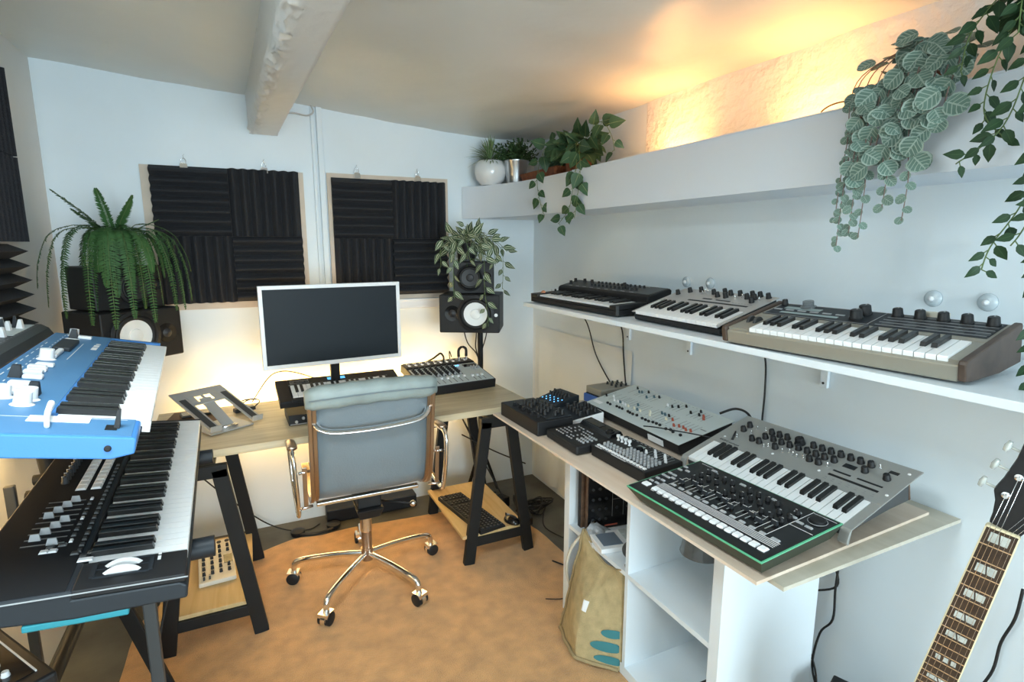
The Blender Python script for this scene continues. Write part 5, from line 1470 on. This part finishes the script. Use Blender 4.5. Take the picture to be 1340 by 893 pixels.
# jute bag
def bag():
    t = thing('jute_bag', 'bulging jute sack with teal finger print leaning out of the lower shelf cell', 'bag', (1.03, 1.53, .010))
    b = MB()
    # front sheet: bottom line to top line (local coords)
    def fr(u, v):
        y = .150-u*.33 if u < .55 else -.0315-(u-.55)*.24
        ytop = .110-u*.235; yy = y*(1-v)+ytop*v
        x = -.010+v*.075-.045*math.sin(math.pi*u)*math.sin(math.pi*min(1, v*.9+.1))+(1-v)*(-.03*min(1, u/.55)+max(0, u-.55)*.22)
        z = (.0+.012*abs(math.sin(u*3)))*(1-v)+v*(.40-.055*math.sin(math.pi*u*.9)+.02*(1-u))
        x += .006*noise.noise(Vector((u*6, v*7, 0)))
        return (x, yy, z+.004)
    def bk(u, v):
        x, y, z = fr(u, v); return (x+.07+.16*math.sin(math.pi*u)*.6, y, z)
    b.grid(fr, 40, 40); b.grid(bk, 40, 40)
    def side(u0):
        def f(a, v):
            p, q = Vector(fr(u0, v)), Vector(bk(u0, v)); return p*(1-a)+q*a+Vector((0, (.012 if u0 == 0 else -.012)*math.sin(math.pi*a), 0))
        return f
    b.grid(side(0), 6, 40); b.grid(side(1), 6, 40)
    b.grid(lambda a, v: Vector(fr(v, 0))*(1-a)+Vector(bk(v, 0))*a, 4, 20)
    b.open = True
    b.build('sack', JUTE, t, smooth=True)
    MB().tube([Vector(fr(0, k/24))+Vector((-.004, .002, 0)) for k in range(25)], .005, 6).build('side_seam', JUTED, t, smooth=True)
    MB().tube([Vector(fr(k/24, 0))+Vector((-.006, 0, .003)) for k in range(25)], .007, 6).build('bottom_seam', JUTED, t, smooth=True)
    MB().tube([Vector(fr(k/24, 1))+Vector((-.001, 0, 0)) for k in range(25)], .004, 6).build('hem', JUTED, t, smooth=True)
    b = MB()
    def pl(u, v):
        p = Vector(fr(u, 1)); q = Vector(bk(u, 1)); r_ = p*(1-v)+q*v
        return r_+Vector((.003, 0, .015*math.sin(math.pi*v)*(1+noise.noise(Vector((u*9, v*5, 2))))+.006*noise.noise(Vector((u*25, v*9, 2)))))
    b.grid(pl, 50, 14); b.open = True; b.build('plastic_lining', PLBAG, t, smooth=True)
    b = MB(); b.tube(spl([(.06, .118, .40), (.03, .150, .33), (.02, .165, .24), (.03, .150, .17), (.045, .140, .15)], 6), .006, 8); b.build('rope_handle', ROPE, t, smooth=True)
    # label and teal finger shapes lying on the sack
    def patch(name, cu, cv, ru, rv_, m, box=False):
        b = MB(); 
        def f(a, c_):
            if box: u, v = cu+(a-.5)*2*ru, cv+(c_-.5)*2*rv_
            else:
                th = c_*2*math.pi; u, v = cu+a*ru*math.cos(th), cv+a*rv_*math.sin(th)
            p = Vector(fr(min(1, max(0, u)), min(1, max(0, v)))); return p+Vector((-.0035, -.0005, 0))
        b.grid(f, 8, 20); b.open = True; b.build(name, m, t, smooth=True)
    patch('paper_tag', .57, .58, .04, .055, WHT, True)
    patch('teal_finger', .93, .36, .12, .045, GLVT); patch('teal_finger', .88, .22, .17, .055, GLVT); patch('teal_finger', .90, .08, .15, .045, GLVT)
    return t
bag()
t = thing('dark_case', 'black rounded object at the bottom of the near shelf cell', 'case', (1.15, 1.05, ZK0+.0005))
MB().taper((.06, .06), (.16, .11), (.12, .08), 0, .07).build('body', BLK, t, bevel=.012)
MB().tube(spl([(.03, .06, .068), (.045, .06, .085), (.075, .06, .085), (.09, .06, .068)], 4), .004, 6).build('handle', DKG, t, smooth=True)
t = thing('small_box', 'small dark brown box standing at the wall beside the guitar', 'box', (1.42, .78, .0005), (0, 0, R(20)))
MB().box(0, .10, 0, .08, 0, .245).build('body', BLK, t, bevel=.004); MB().box(-.001, 0, .01, .07, .15, .22).build('label', DKG, t)

# ------------------------------------------------------------------ guitar
GROT = -36
def guitar():
    nut = Vector((1.143, .428, 1.014)); low = Vector((1.158, .493, .681))
    ax = (nut-low).normalized()
    sd = (Vector((1.161, .418, 1.004))-Vector((1.126, .438, 1.023))); sd = (sd-ax*sd.dot(ax)).normalized(); sd = (Matrix.Rotation(R(GROT), 3, ax) @ sd).normalized()
    nr = sd.cross(ax).normalized()
    if nr.dot(Vector((0, 0, 1.5))-nut+Vector((0, 0, -.5))) < 0: nr = -nr
    # local: x=side(right in picture), y=axis up, z=face normal; origin at nut
    M = Matrix(((sd.x, ax.x, nr.x, nut.x), (sd.y, ax.y, nr.y, nut.y), (sd.z, ax.z, nr.z, nut.z), (0, 0, 0, 1)))
    t = thing('electric_guitar', 'electric guitar with block-inlaid neck standing against the right wall', 'guitar', (0, 0, 0))
    t.matrix_world = M
    t.location = M.to_translation(); t.rotation_euler = M.to_euler()
    SCL = .628
    fret = [SCL*(1-2**(-k/12)) for k in range(23)]
    def hw(y): return .0215+(.0285-.0215)*(y/fret[22])
    b = MB(); yl = fret[22]+.01
    b._v([(-hw(yl), -yl, 0), (hw(yl), -yl, 0), (hw(0), 0, 0), (-hw(0), 0, 0), (-hw(yl), -yl, -.006), (hw(yl), -yl, -.006), (hw(0), 0, -.006), (-hw(0), 0, -.006)], [(0, 1, 2, 3), (7, 6, 5, 4), (0, 4, 5, 1), (1, 5, 6, 2), (2, 6, 7, 3), (3, 7, 4, 0)]); b.build('fingerboard', ROSE, t)
    b = MB()
    for s in (-1, 1): b._v([(s*hw(yl), -yl, .0006), (s*(hw(yl)+.0022), -yl, .0), (s*(hw(0)+.0022), 0, 0), (s*hw(0), 0, .0006), (s*hw(yl), -yl, -.006), (s*(hw(yl)+.0022), -yl, -.006), (s*(hw(0)+.0022), 0, -.006), (s*hw(0), 0, -.006)], [(0, 1, 2, 3), (7, 6, 5, 4), (0, 4, 5, 1), (1, 5, 6, 2), (2, 6, 7, 3), (3, 7, 4, 0)])
    b.build('binding', BIND, t)
    b = MB()
    for i in range(24):
        pass
    b = MB(); N = 10
    V = []
    for y in (0, -yl):
        V.append([b.bm.verts.new((math.cos(math.pi*k/N)*(hw(-y)+.002), y, -.006-math.sin(math.pi*k/N)*.019)) for k in range(N+1)])
    for k in range(N): b.bm.faces.new((V[0][k], V[0][k+1], V[1][k+1], V[1][k])).smooth = True
    b.bm.faces.new(V[0]); b.bm.faces.new(V[1][::-1]); b.build('neck', BIND, t)
    F = Rep(lambda: MB().box(-1, 1, -.0011, .0011, 0, .0012).build('fret', CHR))
    for k in range(1, 22): F.at(t, (0, -fret[k], .0), scale=(hw(fret[k]), 1, 1))
    for k in (1, 3, 5, 7, 9, 12, 15, 17):
        c = (fret[k]+fret[k-1])/2; hh = (fret[k]-fret[k-1])*.27; ww = hw(c)*.62
        b = MB()
        if k != 12:
            b.prism([(-ww, -c-hh), (ww*.10, -c-hh), (-ww*.15, -c+hh), (-ww, -c+hh)], .0001, .0006, 'z').prism([(ww*.25, -c-hh), (ww, -c-hh), (ww, -c+hh), (0, -c+hh)], .0001, .0006, 'z')
        else:
            for q in (-1, 0, 1): b.prism([(q*ww*.75-ww*.22, -c-hh), (q*ww*.75+ww*.26, -c-hh), (q*ww*.75+ww*.2, -c+hh), (q*ww*.75-ww*.28, -c+hh)], .0001, .0006, 'z')
        b.build('inlay', PEARL, t)
    MB().box(-.0218, .0218, 0, .004, -.006, .003).build('nut', BIND, t)
    # headstock (open-book shape)
    out = [(-.0215, .004), (-.024, .018), (-.033, .045), (-.042, .060), (-.040, .085), (-.041, .125), (-.047, .165), (-.030, .178), (-.012, .170), (0, .176), (.012, .170), (.030, .178), (.047, .165), (.041, .125), (.040, .085), (.042, .060), (.033, .045), (.024, .018), (.0215, .004)]
    Q = Matrix.Rotation(R(-10), 4, 'Z') @ Matrix.Rotation(R(-5), 4, 'X')
    MB().prism(out, -.016, -.001, 'z', M=Q).build('headstock', BLK, t, bevel=.001)
    for s in (-1, 1):
        for k in range(3):
            y = .062+k*.038
            tp = MB(); tp.lathe([(.006, -.001), (.006, .002), (.0032, .003), (.0032, .010), (0, .010)], 14, Q @ Matrix.Translation((s*.026, y, 0))); o = tp.build('tuner_post', CHR, t, smooth='auto')
            tb = MB(); tb.tube([Q @ Vector((s*.040, y, -.012)), Q @ Vector((s*.055, y, -.012))], .0025, 8); tb.lathe([(.0, -.010), (.006, -.009), (.009, 0), (.006, .009), (0, .010)], 14, Q @ Matrix.Translation((s*.060, y, -.012)) @ Matrix.Diagonal((.6, 1, 1, 1)) @ Matrix.Rotation(R(90), 4, 'X')); tb.build('tuner_button', PEARL, o, smooth='auto')
    st_ = Rep(lambda: MB().tube([(0, 0, 0), (0, -1, 0)], .00055, 5).build('string', CHR))
    for k in range(6):
        x0 = -.017+k*.0068; x1 = -.026+k*.0104
        b = MB(); b.tube([Q @ Vector(((-.026 if k < 3 else .026), .062+(k if k < 3 else 5-k)*.038, .006)), (x0, .002, .0032), (x1, -SCL, .010)], .0003 if k > 2 else .0005, 5); b.build('string', CHR, t)
    # body
    bo = []
    for k in range(40):
        a = 2*math.pi*k/40; r = .165
        x = math.cos(a)*.165; y = math.sin(a)*.21
        x *= 1-.22*math.exp(-((y-.04)/.06)**2)
        if y > .08: x *= .80
        if x > .05 and y > .12: y -= .05*(x-.05)/.08
        bo.append((x, y-.675))
    MB().prism(bo, -.055, -.008, 'z').build('body', MAHO, t, bevel=.008)
    for y, nm in ((-.50, 'pickup'), (-.575, 'pickup')): MB().box(-.035, .035, y-.018, y+.018, -.008, .004).build(nm, CHR, t, bevel=.003)
    MB().box(-.04, .04, -SCL-.006, -SCL+.006, -.008, .010).build('bridge', CHR, t, bevel=.002)
    return t
guitar()
t = thing('guitar_stand', 'black guitar stand under the guitar body', 'guitar stand', (1.20, .52, .0005))
MB().tube([(0, 0, .20), (-.12, -.12, .01)], .010, 8).tube([(0, 0, .20), (.12, -.10, .01)], .010, 8).tube([(0, 0, .20), (.05, .16, .01)], .010, 8).build('legs', BLKM, t)
MB().tube([(0, 0, .19), (0, .0, .215)], .012, 8).tube([(-.07, 0, .212), (.07, 0, .212)], .010, 8).build('cradle', BLKM, t)

# ------------------------------------------------------------------ camera, light
cam = bpy.data.cameras.new('Camera'); co = bpy.data.objects.new('Camera', cam); COL.objects.link(co)
co.location = (0, 0, 1.5); co.rotation_euler = (R(90-9.8), 0, R(-25.6)); cam.lens = 36*721/1340; cam.sensor_width = 36; cam.clip_start = .02
SC.camera = co
def area(name, loc, rot, sx, sy, e, col, spread=None):
    l = bpy.data.lights.new(name, 'AREA'); l.shape = 'RECTANGLE'; l.size = sx; l.size_y = sy; l.energy = e; l.color = col
    if spread: l.spread = R(spread)
    o = bpy.data.objects.new(name, l); COL.objects.link(o); o.location = loc; o.rotation_euler = rot; return o
area('window_daylight', (.43, YF+.02, 1.18), (R(90), 0, R(0)), 1.85, 1.6, 66, (.74, .92, 1.))
area('ceiling_lamp_light', (-.25, .62, 2.135), (0, 0, 0), .52, .52, 11, (.80, .95, 1.))
area('desk_strip_light', (.42, 2.925, .695), (R(90), 0, 0), 1.3, .03, 7.0, (1., .60, .19))
area('added_wall_warm_light', (-.68, 1.75, 1.095), (0, R(28), 0), .03, .9, 3.2, (1., .70, .30), 80)  # added warm light for the left wall, no visible source
area('ledge_lamp_far_light', (1.52, 1.80, 1.856), (R(0), R(180), 0), .03, .20, .75, (1., .38, .09))
area('ledge_lamp_near_light', (1.52, 1.20, 1.856), (R(0), R(180), 0), .03, .20, .75, (1., .38, .09))
wd = bpy.data.worlds.new('World'); SC.world = wd; wd.use_nodes = True
bg = wd.node_tree.nodes['Background']; bg.inputs[0].default_value = (.75, .88, 1., 1); bg.inputs[1].default_value = 1.6
SC.view_settings.view_transform = 'Standard'; SC.view_settings.look = 'None'; SC.view_settings.gamma = 1; SC.view_settings.exposure = 1.0
try: SC.view_settings.use_curve_mapping = False
except Exception: pass
